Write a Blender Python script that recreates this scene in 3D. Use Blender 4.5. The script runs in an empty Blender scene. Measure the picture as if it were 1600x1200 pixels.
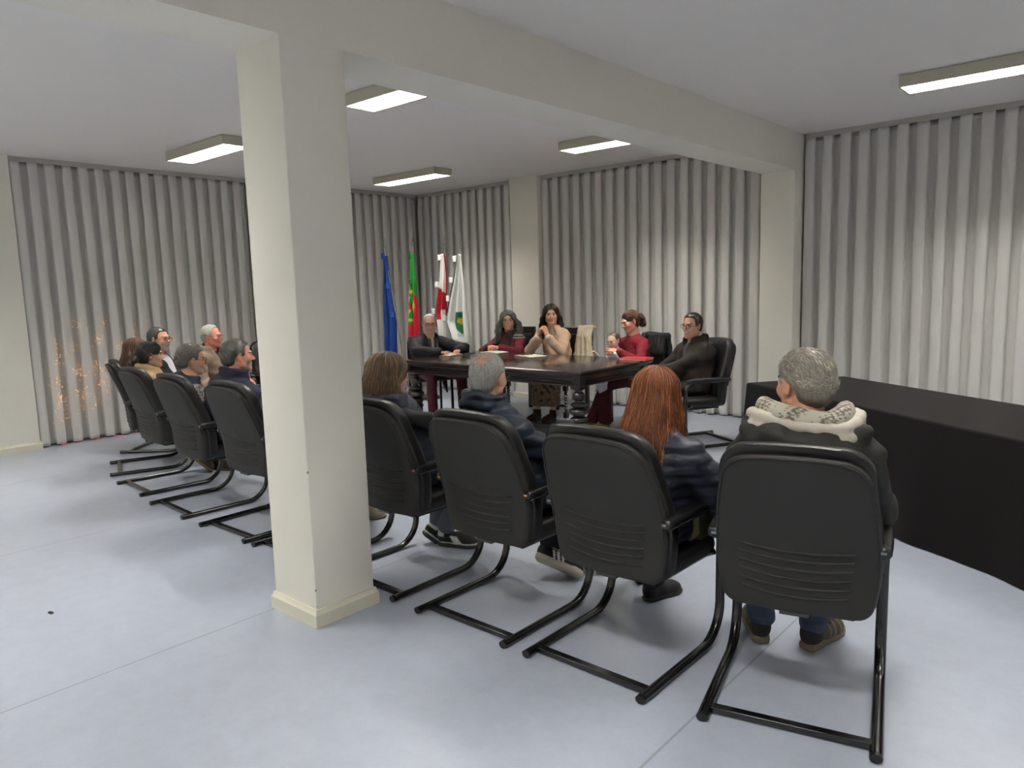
import bpy, math, random
import numpy as np
from mathutils import Matrix, Vector
random.seed(7); RNG = np.random.default_rng(11)
scene = bpy.context.scene
COL = scene.collection
PI = math.pi

# ------------------------------------------------------------------ camera
cam_d = bpy.data.cameras.new('camera'); cam = bpy.data.objects.new('camera', cam_d); COL.objects.link(cam)
cR = Vector((0.75055, 0.66015, -0.02959)); cU = Vector((-0.06451, 0.11776, 0.99094)); cF = Vector((-0.65766, 0.74184, -0.13097))
cam.matrix_world = Matrix(((cR.x, cU.x, -cF.x, 0), (cR.y, cU.y, -cF.y, 0), (cR.z, cU.z, -cF.z, 1.58), (0, 0, 0, 1)))
cam_d.sensor_fit = 'HORIZONTAL'; cam_d.sensor_width = 36; cam_d.lens = 1147.44 / 1600 * 36
cam_d.clip_start = .05; cam_d.clip_end = 60
scene.camera = cam

# ------------------------------------------------------------------ world, exposure
w = bpy.data.worlds.new('night'); scene.world = w; w.use_nodes = True
w.node_tree.nodes['Background'].inputs[0].default_value = (.03, .035, .05, 1)
w.node_tree.nodes['Background'].inputs[1].default_value = .3
scene.view_settings.view_transform = 'Standard'; scene.view_settings.look = 'None'
scene.view_settings.gamma = 1; scene.view_settings.use_curve_mapping = False
scene.view_settings.exposure = 0.0
LAMP_POWER = 116.0

# ------------------------------------------------------------------ materials
def srgb(r, g, b):
    f = lambda c: (c / 255 / 12.92) if c / 255 <= .04045 else ((c / 255 + .055) / 1.055) ** 2.4
    return (f(r), f(g), f(b))

def mat(name, color=(.5, .5, .5), rough=.6, metal=0, spec=.5, bump=None, var=0, vscale=8, vcol=False, sheen=0, coat=0,
        wave=None, alpha=1, stretch=None, coord='Object'):
    m = bpy.data.materials.new(name); m.use_nodes = True
    nt = m.node_tree; N = nt.nodes; L = nt.links; b = N['Principled BSDF']
    b.inputs['Base Color'].default_value = (*color, 1); b.inputs['Roughness'].default_value = rough
    b.inputs['Metallic'].default_value = metal; b.inputs['Specular IOR Level'].default_value = spec
    if sheen: b.inputs['Sheen Weight'].default_value = sheen; b.inputs['Sheen Roughness'].default_value = .5
    if coat: b.inputs['Coat Weight'].default_value = coat; b.inputs['Coat Roughness'].default_value = .15
    tc = N.new('ShaderNodeTexCoord'); src = tc.outputs[coord]
    if stretch:
        mp = N.new('ShaderNodeMapping'); mp.inputs['Scale'].default_value = stretch; L.new(src, mp.inputs[0]); src = mp.outputs[0]
    base = None
    if vcol:
        a = N.new('ShaderNodeAttribute'); a.attribute_name = 'Col'; base = a.outputs['Color']
    if var:
        nz = N.new('ShaderNodeTexNoise'); nz.inputs['Scale'].default_value = vscale; nz.inputs['Detail'].default_value = 5
        L.new(src, nz.inputs['Vector'])
        mr = N.new('ShaderNodeMapRange'); mr.inputs[1].default_value = .25; mr.inputs[2].default_value = .75
        mr.inputs[3].default_value = 1 - var; mr.inputs[4].default_value = 1 + var; L.new(nz.outputs[0], mr.inputs[0])
        mx = N.new('ShaderNodeVectorMath'); mx.operation = 'SCALE'
        if base is None: mx.inputs[0].default_value = color
        else: L.new(base, mx.inputs[0])
        L.new(mr.outputs[0], mx.inputs['Scale']); base = mx.outputs[0]
    if base is not None: L.new(base, b.inputs['Base Color'])
    h = None
    if bump:
        nz = N.new('ShaderNodeTexNoise'); nz.inputs['Scale'].default_value = bump[0]; nz.inputs['Detail'].default_value = bump[3] if len(bump) > 3 else 4
        L.new(src, nz.inputs['Vector']); h = nz.outputs[0]
        bp = N.new('ShaderNodeBump'); bp.inputs['Strength'].default_value = bump[1]; bp.inputs['Distance'].default_value = bump[2]
        L.new(h, bp.inputs['Height']); L.new(bp.outputs[0], b.inputs['Normal'])
        if wave:   # (axis, scale, strength)
            wv = N.new('ShaderNodeTexWave'); wv.bands_direction = wave[0]; wv.inputs['Scale'].default_value = wave[1]
            wv.inputs['Distortion'].default_value = 1.5; L.new(tc.outputs[coord], wv.inputs['Vector'])
            b2 = N.new('ShaderNodeBump'); b2.inputs['Strength'].default_value = wave[2]; b2.inputs['Distance'].default_value = .01
            L.new(wv.outputs[1], b2.inputs['Height']); L.new(bp.outputs[0], b2.inputs['Normal']); L.new(b2.outputs[0], b.inputs['Normal'])
    return m

def emat(name, color, strength):
    m = bpy.data.materials.new(name); m.use_nodes = True; nt = m.node_tree; nt.nodes.clear()
    e = nt.nodes.new('ShaderNodeEmission'); o = nt.nodes.new('ShaderNodeOutputMaterial')
    e.inputs[0].default_value = (*color, 1); e.inputs[1].default_value = strength; nt.links.new(e.outputs[0], o.inputs[0]); return m

def floor_material():
    m = mat('vinyl_floor', srgb(173, 180, 195), .3, bump=(260, .05, .002), var=.05, vscale=1.3)
    nt = m.node_tree; N = nt.nodes; L = nt.links; b = N['Principled BSDF']
    base = b.inputs['Base Color'].links[0].from_socket
    tc = [n for n in N if n.type == 'TEX_COORD'][0]
    # fine mottling of the vinyl
    nz = N.new('ShaderNodeTexNoise'); nz.inputs['Scale'].default_value = 9; nz.inputs['Detail'].default_value = 8; nz.inputs['Roughness'].default_value = .75
    L.new(tc.outputs['Object'], nz.inputs['Vector'])
    mr = N.new('ShaderNodeMapRange'); mr.inputs[1].default_value = .3; mr.inputs[2].default_value = .7; mr.inputs[3].default_value = .94; mr.inputs[4].default_value = 1.06
    L.new(nz.outputs[0], mr.inputs[0])
    s = N.new('ShaderNodeVectorMath'); s.operation = 'SCALE'; L.new(base, s.inputs[0]); L.new(mr.outputs[0], s.inputs['Scale'])
    # roughness variation: scuffed sheen
    n2 = N.new('ShaderNodeTexNoise'); n2.inputs['Scale'].default_value = 2.2; n2.inputs['Detail'].default_value = 8
    mp = N.new('ShaderNodeMapping'); mp.inputs['Scale'].default_value = (1, 2.2, 1); L.new(tc.outputs['Object'], mp.inputs[0]); L.new(mp.outputs[0], n2.inputs['Vector'])
    m2 = N.new('ShaderNodeMapRange'); m2.inputs[1].default_value = .3; m2.inputs[2].default_value = .7; m2.inputs[3].default_value = .3; m2.inputs[4].default_value = .34
    L.new(n2.outputs[0], m2.inputs[0]); L.new(m2.outputs[0], b.inputs['Roughness'])
    # welded seams of the sheets, running along the beam: a line every 2 m in X
    sx = N.new('ShaderNodeSeparateXYZ'); L.new(tc.outputs['Object'], sx.inputs[0])
    def mth(op, a, bb):
        n = N.new('ShaderNodeMath'); n.operation = op
        for i, v in enumerate((a, bb)):
            if v is None: continue
            if isinstance(v, (int, float)): n.inputs[i].default_value = v
            else: L.new(v, n.inputs[i])
        return n.outputs[0]
    fr = mth('FRACT', mth('DIVIDE', mth('ADD', sx.outputs['X'], 3.28 + 62.7), 2.09), None)
    d = mth('MULTIPLY', mth('ABSOLUTE', mth('SUBTRACT', fr, .5), None), 2.0)   # 1 at seam
    ln = mth('GREATER_THAN', d, 1 - .0045)
    mix = N.new('ShaderNodeMix'); mix.data_type = 'RGBA'; L.new(mth('MULTIPLY', ln, .55), mix.inputs['Factor'])
    L.new(s.outputs[0], mix.inputs['A']); mix.inputs['B'].default_value = (*srgb(120, 124, 130), 1)
    L.new(mix.outputs['Result'], b.inputs['Base Color'])
    return m

M = {}
M['floor'] = floor_material()
M['paint'] = mat('wall_paint', srgb(242, 238, 226), .75, bump=(90, .25, .003), var=.015, vscale=3)
M['ceil'] = mat('ceiling_paint', srgb(245, 241, 236), .85, bump=(60, .1, .002), var=.01, vscale=2)
M['skirt'] = mat('skirting', srgb(232, 228, 208), .45, var=.04, vscale=6, bump=(30, .1, .002))
M['curtain'] = mat('curtain_cloth', srgb(222, 219, 214), .85, bump=(220, .1, .001), var=.008, vscale=2, sheen=.1)
M['rail'] = mat('rail', srgb(190, 186, 178), .5)
M['lamp_body'] = mat('lamp_housing', srgb(196, 192, 172), .5, var=.02)
M['louver'] = mat('louver', srgb(235, 235, 230), .25, metal=.2)
M['tube'] = emat('lamp_tube', (1.0, .965, .895), LAMP_POWER)
M['shell'] = mat('chair_plastic', srgb(44, 43, 42), .62, spec=.3, bump=(500, .12, .001), var=.05, vscale=5)
M['leather'] = mat('chair_leather', srgb(25, 24, 24), .4, spec=.4, bump=(120, .18, .002), var=.06)
M['tubeblack'] = mat('black_steel', srgb(16, 16, 17), .25, spec=.6, coat=.3)
M['armpad'] = mat('arm_plastic', srgb(20, 20, 21), .35, bump=(80, .1, .002))
M['wood'] = mat('dark_wood', srgb(34, 26, 24), .28, spec=.55, coat=.35, var=.35, vscale=4, stretch=(1, 9, 9), bump=(14, .06, .002))
M['wood_top'] = mat('dark_wood_top', srgb(44, 31, 27), .2, spec=.6, coat=.5, var=.3, vscale=3, stretch=(1, 10, 1), bump=(30, .03, .001))
M['blackcloth'] = mat('black_cloth', srgb(17, 14, 15), .95, spec=.08, bump=(400, .25, .001), sheen=.08)
M['paper'] = mat('paper', srgb(238, 234, 214), .7)
M['steel'] = mat('chrome', srgb(200, 200, 200), .2, metal=1)
M['vc'] = mat('cloth_colours', rough=.8, vcol=True, bump=(150, .15, .001))
M['puffer'] = mat('puffer_cloth', rough=.5, vcol=True, bump=(15, .45, .02, 1.2), spec=.35, stretch=(1, 1, 2.2))
M['coatcloth'] = mat('coat_cloth', rough=.75, vcol=True, bump=(10, .45, .025, 1.5), spec=.3, stretch=(1, 1, 1.6))
M['skin'] = mat('skin', rough=.5, vcol=True, bump=(160, .1, .001), spec=.4)
M['hair'] = mat('hair', rough=.42, vcol=True, spec=.5)
M['glassframe'] = mat('glasses_frame', srgb(22, 20, 20), .3)
M['glassframe_metal'] = mat('glasses_metal', srgb(110, 100, 90), .3, metal=.8)

# ------------------------------------------------------------------ mesh helpers
class MB:
    def __init__(s): s.v = []; s.f = []; s.c = None
    def add(s, vs, fs):
        o = len(s.v); s.v += [tuple(float(t) for t in v) for v in vs]; s.f += [tuple(int(i) + o for i in f) for f in fs]; return s
    def box(s, x0, y0, z0, x1, y1, z1):
        vs = [(x0, y0, z0), (x1, y0, z0), (x1, y1, z0), (x0, y1, z0), (x0, y0, z1), (x1, y0, z1), (x1, y1, z1), (x0, y1, z1)]
        return s.add(vs, [(0, 3, 2, 1), (4, 5, 6, 7), (0, 1, 5, 4), (1, 2, 6, 5), (2, 3, 7, 6), (3, 0, 4, 7)])
    def loft(s, rings, cap=True, closed=True):
        n = len(rings[0]); vs = [p for r in rings for p in r]; fs = []
        for i in range(len(rings) - 1):
            for j in range(n if closed else n - 1):
                k = (j + 1) % n; fs.append((i * n + j, i * n + k, (i + 1) * n + k, (i + 1) * n + j))
        if cap and closed:
            fs.append(tuple(range(n))[::-1]); fs.append(tuple((len(rings) - 1) * n + j for j in range(n)))
        return s.add(vs, fs)
    def tube(s, pts, r, n=8, rx=None, up=None):
        """tube along points; r radius or list; rx = second half-axis (flattened)"""
        pts = [Vector(p) for p in pts]; m = len(pts)
        rs = r if isinstance(r, (list, tuple)) else [r] * m
        rings = []; u = None
        for i, p in enumerate(pts):
            t = (pts[min(i + 1, m - 1)] - pts[max(i - 1, 0)]).normalized()
            if u is None:
                ref = Vector(up) if up else (Vector((0, 0, 1)) if abs(t.z) < .9 else Vector((1, 0, 0)))
                u = (ref - t * ref.dot(t)).normalized()
            else: u = (u - t * u.dot(t)).normalized()
            v = t.cross(u); a = rs[i]; b = a * (rx if rx else 1)
            rings.append([tuple(p + u * (a * math.cos(2 * PI * k / n)) + v * (b * math.sin(2 * PI * k / n))) for k in range(n)])
        return s.loft(rings)
    def lathe(s, prof, c=(0, 0, 0), n=20, twist=None):
        rings = []
        for r, z in prof:
            rings.append([(c[0] + r * math.cos(2 * PI * k / n), c[1] + r * math.sin(2 * PI * k / n), c[2] + z) for k in range(n)])
        return s.loft(rings)
    def prism(s, outline, z0, z1):
        return s.loft([[(x, y, z0) for x, y in outline], [(x, y, z1) for x, y in outline]])
    def xf(s, mtx, start=0):
        s.v[start:] = [tuple(mtx @ Vector(v)) for v in s.v[start:]]; return s
    def build(s, name, m, parent=None, smooth=40, bevel=0, col=None, subsurf=0):
        me = bpy.data.meshes.new(name); me.from_pydata(s.v, [], s.f); me.update()
        return finish(name, me, m, parent, smooth, bevel, col, subsurf)

def finish(name, me, m, parent=None, smooth=40, bevel=0, col=None, subsurf=0):
    o = bpy.data.objects.new(name, me); COL.objects.link(o)
    if m is not None: me.materials.append(m)
    if col is not None:
        a = me.color_attributes.new('Col', 'FLOAT_COLOR', 'POINT')
        c = np.ones((len(me.vertices), 4), dtype=np.float32); c[:, :3] = col; a.data.foreach_set('color', c.ravel())
    if smooth:
        me.polygons.foreach_set('use_smooth', [True] * len(me.polygons))
        if smooth < 179: me.set_sharp_from_angle(angle=math.radians(smooth))
    if bevel:
        b = o.modifiers.new('bevel', 'BEVEL'); b.width = bevel; b.segments = 3; b.limit_method = 'ANGLE'; b.angle_limit = math.radians(50)
    if subsurf:
        b = o.modifiers.new('sub', 'SUBSURF'); b.levels = subsurf; b.render_levels = subsurf
    if parent: o.parent = parent
    return o

def thing(name, label, cat, loc=(0, 0, 0), rotz=0, group=None):
    o = bpy.data.objects.new(name, None); COL.objects.link(o); o.empty_display_size = .1
    o.location = loc; o.rotation_euler = (0, 0, rotz); o['label'] = label; o['category'] = cat
    if group: o['group'] = group
    return o
def tag(o, label, cat, group=None):
    o['label'] = label; o['category'] = cat
    if group: o['group'] = group
    return o
def struct(o): o['kind'] = 'structure'; return o
def dup(root, loc, rotz, label, group=None):
    r = root.copy(); COL.objects.link(r); r.location = loc; r.rotation_euler = (0, 0, rotz); r['label'] = label
    if group: r['group'] = group
    for ch in list(root.children):
        c = ch.copy(); COL.objects.link(c); c.parent = r
        for g in ch.children:
            d = g.copy(); COL.objects.link(d); d.parent = c
    return r

# ------------------------------------------------------------------ room
H = 3.073; HB = 2.69
X0, X1, Y0, Y1 = -9.16, 4.2, -3.2, 8.18
struct(MB().box(X0 - .2, Y0 - .2, -.1, X1 + .2, Y1 + .2, 0).build('floor', M['floor'], smooth=0))
struct(MB().box(X0 - .2, Y0 - .2, H, X1 + .2, Y1 + .2, H + .1).build('ceiling', M['ceil'], smooth=0))
wl = MB().box(X0 - .2, Y0 - .2, 0, X0, Y1 + .2, H); wl.box(X0, Y0, 0, -8.97, 2.44, H)      # solid pier beside the first curtain
struct(wl.build('wall_left', M['paint'], smooth=0))
struct(MB().box(X0, Y1, 0, X1, Y1 + .2, H).build('wall_back', M['paint'], smooth=0))
struct(MB().box(X1, Y0 - .2, 0, X1 + .2, Y1 + .2, H).build('wall_right', M['paint'], smooth=0))
struct(MB().box(X0, Y0 - .2, 0, X1, Y0, H).build('wall_front', M['paint'], smooth=0))
PX1, PX0 = -2.926, -3.289
def beam():
    b = MB().box(PX0, Y0, HB, PX1, Y1, H)
    o = b.build('ceiling_beam', M['paint'], smooth=0); o['kind'] = 'structure'
beam()
def rough_box(x0, y0, x1, y1, z1, n=26):
    """plastered pillar: box with slightly worn arrises"""
    r = .006; out = []
    for cx, cy, a0 in ((x1 - r, y0 + r, -PI / 2), (x1 - r, y1 - r, 0), (x0 + r, y1 - r, PI / 2), (x0 + r, y0 + r, PI)):
        for k in range(3): out.append((cx + r * math.cos(a0 + k * PI / 4), cy + r * math.sin(a0 + k * PI / 4)))
    b = MB(); b.prism(out, 0, z1); return b
def skirting(pts, hgt=.085, t=.018, closed=False):
    prof = [(0, 0), (t, 0), (t, hgt * .72), (t * .55, hgt * .86), (t * .45, hgt), (0, hgt)]
    b = MB(); m = len(pts); rings = []
    for i, p in enumerate(pts):
        p = Vector(p)
        def nrm(a, c): d = (Vector(c) - Vector(a)).normalized(); return Vector((d.y, -d.x))
        if closed: n1 = nrm(pts[i - 1], pts[i]); n2 = nrm(pts[i], pts[(i + 1) % m])
        else: n1 = nrm(pts[max(i - 1, 0)], pts[max(i, 1)]); n2 = nrm(pts[min(i, m - 2)], pts[min(i + 1, m - 1)])
        n = (n1 + n2); n = n / max(n.length_squared / 2, 1e-6)
        rings.append([(p.x + n.x * a, p.y + n.y * a, z) for a, z in prof])
    if closed: rings.append(rings[0])
    return b.loft(rings, cap=not closed)
pb = rough_box(PX0, 1.853, PX1, 2.192, HB)
p_o = pb.build('pillar', M['paint'], smooth=60); p_o['kind'] = 'structure'
sk = skirting([(PX0, 1.853), (PX1, 1.853), (PX1, 2.192), (PX0, 2.192)], closed=True).build('trim_1', M['skirt'], smooth=30); struct(sk)
# chips in the plaster of the pillar's near arris
ch = MB()
for z, r in ((.18, .005), (.755, .006), (.1, .003)):
    ch.lathe([(r * .3, -r), (r, -r * .3), (r * .8, r * .5), (r * .2, r)], (PX1 - .001, 1.855, z), 7)
ch.build('plaster_chip', mat('plaster_chip', srgb(150, 145, 130), .9), p_o)
# engaged columns along the curtain walls
for n, (a, b_, c, d, hh) in enumerate([(PX0, 7.795, PX1, Y1, HB + .01), (-6.965, 7.92, -6.465, Y1, H), (X0, 5.1, -8.78, 5.6, H)]):
    o = rough_box(a, b_, c, d, hh).build('column', M['paint'], smooth=60); struct(o)
    if n < 2: struct(skirting([(a, Y1), (a, b_), (c, b_), (c, Y1)]).build('trim_%d' % (n + 2), M['skirt'], smooth=30))
    else: struct(skirting([(X0, a * 0 + 5.1), (c, 5.1), (c, 5.6), (X0, 5.6)]).build('trim_4', M['skirt'], smooth=30))
struct(skirting([(-8.97, Y0), (-8.97, 2.44), (X0, 2.44)]).build('baseboard_left', M['skirt'], smooth=30))
struct(skirting([(X1, Y1), (X1, Y0)]).build('baseboard_right', M['skirt'], smooth=30))
struct(skirting([(X1, Y0), (-8.97, Y0)]).build('baseboard_front', M['skirt'], smooth=30))
# dark windows behind the curtains
M['night'] = mat('night_glass', srgb(12, 14, 20), .08)
M['alu'] = mat('window_frame', srgb(90, 90, 90), .4, metal=.6)
def window(n, horizontal, a, b):
    if horizontal: g = MB().box(a, Y1 - .02, .3, b, Y1 + .0, 2.8); f = [(a, Y1 - .03, .25, b, Y1 - .002, .3), (a, Y1 - .03, 2.8, b, Y1 - .002, 2.85), ((a + b) / 2 - .03, Y1 - .03, .3, (a + b) / 2 + .03, Y1 - .002, 2.8)]
    else: g = MB().box(X0, a, .3, X0 + .02, b, 2.8); f = [(X0 + .002, a, .25, X0 + .03, b, .3), (X0 + .002, a, 2.8, X0 + .03, b, 2.85), (X0 + .002, (a + b) / 2 - .03, .3, X0 + .03, (a + b) / 2 + .03, 2.8)]
    o = struct(g.build('window_%d' % n, M['night'], smooth=0)); fb = MB()
    for q in f: fb.box(*q)
    fb.build('window_frame', M['alu'], o, smooth=0)
window(1, False, 2.6, 4.95); window(2, False, 5.75, 7.9); window(3, True, -8.9, -7.0); window(4, True, -6.2, -3.45); window(5, True, -2.75, 3.8)

# curtains: ripple-fold drapes hung from a ceiling rail
def curtain(label, horizontal, a, b, plane, sgn, period=.172, seed=1, z0=.015, z1=3.02):
    """sgn: direction (along the wall's normal) towards the room"""
    rng = np.random.default_rng(seed); nper = max(2, round((b - a) / period)); per = (b - a) / nper
    ns = nper * 16 + 1; zs = [z0, .06, .25, .5, .8, 1.1, 1.4, 1.7, 2.0, 2.3, 2.6, 2.85, 2.97, z1]; vs = []; fs = []
    s = np.linspace(0, nper, ns); jit = np.interp(s, np.arange(nper + 1), rng.normal(0, .05, nper + 1))
    amp0 = np.interp(s, np.arange(nper + 1), rng.uniform(.93, 1.07, nper + 1))
    ph = rng.uniform(0, 6, 4)
    for z in zs:
        sway = .02 * np.sin(s * .9 + ph[0]) * (1 - z / z1) + .04 * jit * (1 - z / z1)
        A = .046 * amp0 * (1 + .05 * np.sin(s * 1.7 + ph[1] + z * .3)); t = 2 * PI * s
        d = A * np.sign(np.sin(t)) * np.abs(np.sin(t)) ** .75
        x = a + s * per - .16 * per * np.sin(2 * t) + sway * .5 * np.clip(np.minimum(s, nper - s), 0, 1)
        if z > 2.95: d = d * .75
        for xi, di in zip(x, d):
            vs.append((xi, plane + sgn * di, z) if horizontal else (plane + sgn * di, xi, z))
    for i in range(len(zs) - 1):
        for j in range(ns - 1): fs.append((i * ns + j, i * ns + j + 1, (i + 1) * ns + j + 1, (i + 1) * ns + j))
    o = MB().add(vs, fs).build('curtain', M['curtain'], smooth=180)
    so = o.modifiers.new('thick', 'SOLIDIFY'); so.thickness = .003
    tag(o, label, 'curtain')
    if horizontal: r = MB().box(a - .01, plane - .025, 3.022, b + .01, plane + .025, H - .002)
    else: r = MB().box(plane - .025, a - .01, 3.022, plane + .025, b + .01, H - .002)
    r.build('curtain_rail', M['rail'], o, smooth=0)
    return o
cur = curtain('grey ripple-fold curtain at far left with glowing orange flecks in place of light showing through', False, 2.46, 5.07, -9.035, 1, .163, 1)
curtain('grey ripple-fold curtain behind the pillar and the blue flag, left of the room corner', False, 5.63, 7.98, -9.035, 1, .168, 2)
curtain('grey ripple-fold curtain behind the flags, between the room corner and the narrow column', True, -9.0, -6.98, 8.045, -1, .17, 3)
curtain('grey ripple-fold curtain behind the smiling woman, between the two columns', True, -6.45, -3.31, 8.045, -1, .178, 4)
curtain('grey ripple-fold curtain on the right, behind the black-covered table', True, -2.9, 4.1, 8.045, -1, .176, 5)
# self-lit slivers laid on the first curtain, standing in for outdoor lights behind it
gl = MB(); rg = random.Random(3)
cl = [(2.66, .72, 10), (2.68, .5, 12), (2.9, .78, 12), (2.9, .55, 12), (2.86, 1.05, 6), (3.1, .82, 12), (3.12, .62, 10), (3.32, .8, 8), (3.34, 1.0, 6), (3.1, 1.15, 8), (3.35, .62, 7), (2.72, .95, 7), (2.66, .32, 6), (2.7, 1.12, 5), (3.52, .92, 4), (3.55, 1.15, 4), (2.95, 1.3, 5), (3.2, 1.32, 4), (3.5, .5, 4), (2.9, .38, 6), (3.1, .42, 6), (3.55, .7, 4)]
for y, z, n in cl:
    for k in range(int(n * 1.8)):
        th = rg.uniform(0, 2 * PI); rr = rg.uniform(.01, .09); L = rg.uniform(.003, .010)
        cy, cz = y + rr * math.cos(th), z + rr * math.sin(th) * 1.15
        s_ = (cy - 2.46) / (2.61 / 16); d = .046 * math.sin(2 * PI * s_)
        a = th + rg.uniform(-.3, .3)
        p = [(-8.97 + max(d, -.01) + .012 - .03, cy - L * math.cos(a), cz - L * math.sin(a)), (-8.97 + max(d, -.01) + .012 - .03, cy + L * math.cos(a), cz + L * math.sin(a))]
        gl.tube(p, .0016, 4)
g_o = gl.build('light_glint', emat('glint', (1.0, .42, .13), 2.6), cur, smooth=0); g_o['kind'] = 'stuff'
rd = MB()  # likewise a few red self-lit slivers along the curtain's foot
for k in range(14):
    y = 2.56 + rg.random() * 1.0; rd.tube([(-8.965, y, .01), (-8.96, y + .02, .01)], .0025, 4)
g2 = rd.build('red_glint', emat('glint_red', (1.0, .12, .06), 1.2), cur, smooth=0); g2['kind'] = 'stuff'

# ------------------------------------------------------------------ ceiling lamps (short ones 1.2 x 0.3, two louvred lanes)
def make_lamp(label, cx, cy, L=1.2, W=.3, h=.085):
    t = thing('ceiling_lamp', label, 'ceiling lamp', (cx, cy, H - h - .004))
    x, y = L / 2, W / 2; e = .012
    b = MB().box(-x, -y, 0, x, -y + e, h).box(-x, y - e, 0, x, y, h).box(-x, -y + e, 0, -x + e, y - e, h).box(x - e, -y + e, 0, x, y - e, h).box(-x + e, -y + e, h - .006, x - e, y - e, h)
    b.build('housing', M['lamp_body'], t, smooth=0)
    MB().box(-x + e, -.006, .0, x - e, .006, .066).build('divider', M['louver'], t, smooth=0)
    n = 18
    for s in (-1, 1):      # one comb-shaped louvre per lane: a long rail with seventeen cross blades
        y0_, y1_, yr = s * .008, s * (y - e - .006), s * (y - e - .002); ol = [(-x + e, yr), (-x + e, y1_)]
        for k in range(1, n):
            xx = -x + e + (2 * x - 2 * e) * k / n; ol += [(xx - .002, y1_), (xx - .002, y0_), (xx + .002, y0_), (xx + .002, y1_)]
        ol += [(x - e, y1_), (x - e, yr)]
        if s > 0: ol = ol[::-1]
        MB().prism(ol[::-1] if s > 0 else ol, .001, .056).build('louver', M['louver'], t, smooth=0)
    for s in (-1, 1):
        MB().box(-x + .02, s * .072 - .045, .062, x - .02, s * .072 + .045, .066).build('tube', M['tube'], t, smooth=0)
    return t
lamps = [('louvred ceiling lamp just right of the pillar, nearest the beam', -4.19, 3.71), ('louvred ceiling lamp at left whose end is cut off by the pillar', -7.27, 3.71),
         ('louvred ceiling lamp near the room corner, above the flags', -7.4, 6.5), ('louvred ceiling lamp beside the column, half hidden by the beam', -4.27, 6.49),
         ('louvred ceiling lamp over the black-covered table, at the right edge', -1.0, 6.45)]
for l, x, y in lamps: make_lamp(l, x, y)
for x, y in ((-1.0, 3.7), (-7.3, .9), (-4.2, .9), (-1.0, .9), (2.2, 6.45), (2.2, 3.7), (2.2, .9), (-4.2, -1.8), (-7.3, -1.8), (-1, -1.8)):
    make_lamp('louvred ceiling lamp outside the picture, over the near half of the room', x, y)['group'] = 'lamps over the near half of the room'

# ------------------------------------------------------------------ chairs
def rrect(w, h, r, n=6, topr=None):
    """rounded rectangle outline centred in x, z from 0 to h (counter-clockwise seen from -Y)"""
    tr = topr or r; out = []
    for cx, cz, a0, rr in ((w - r, r, -PI / 2, r), (w - tr, h - tr, 0, tr), (-w + tr, h - tr, PI / 2, tr), (-w + r, r, PI, r)):
        for k in range(n + 1): a = a0 + k * PI / 2 / n; out.append((cx + rr * math.cos(a), cz + rr * math.sin(a)))
    return out

def back_outline(inset=0.0, n=9, top=0.0):
    """outline of the tall backrest: narrower at the foot, widest at arm height, big round shoulders"""
    pts = []; half = []
    def P(x, z): half.append((x, z))
    # right half from bottom centre up
    zb, zt = .375 + inset * .6, 1.02 - inset - top
    for t in np.linspace(0, 1, 3): P(.2 * t, zb + .004 * t)
    for k in range(1, n): a = -PI / 2 + k * PI / 2 / n; P(.205 + (.062 - inset) * math.cos(a), zb + .066 + .062 * math.sin(a))
    P(.277 - inset, .50); P(.284 - inset, .58); P(.284 - inset, .66); P(.276 - inset, .76); P(.264 - inset, .84)
    tx, tz, r = .258 - inset, zt - .115, .115
    for k in range(0, n + 1): a = k * PI / 2 / n; P(tx - r + r * math.cos(a) , tz + r * math.sin(a) * 1.0)
    P(.06, zt + .006)
    half = [(max(x, 0), z) for x, z in half]
    return half + [(-x, z) for x, z in half[::-1] if x > 1e-6]

def back_y(z, x=0):
    """y of the backrest mid-surface: lumbar bulge, then leaning away"""
    if z < .6: y = -.185 + (.6 - z) * .06
    else: y = -.185 - (z - .6) * .32 - .06 * (z - .6) ** 2
    return y + .35 * x * x

def slab_from_outline(ol, yf, yb, m, name, parent, puff=0.0, col=None, smooth=50):
    """closed pad between two surfaces y=back_y+yf (front) and y=back_y+yb (rear), with inner rings for puffiness"""
    n = len(ol); cz = .7; rings = []
    seq = [(0.0, yb, 0), (.35, yb, 0), (.8, yb, 0), (.93, yb, 0), (.985, yb + .006, 0), (1.0, yb + .016, 0), (1.0, yf - .02, 0), (.985, yf - .006, 0), (.94, yf, 0), (.8, yf + puff, 0), (.35, yf + puff, 0), (0.0, yf + puff, 0)]
    for sc, yy, _ in seq:
        rings.append([(x * sc, back_y(cz + (z - cz) * sc, x * sc) + yy, cz + (z - cz) * sc) for x, z in ol])
    b = MB(); b.loft(rings, cap=False)
    return b.build(name, m, parent, smooth=smooth)

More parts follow.
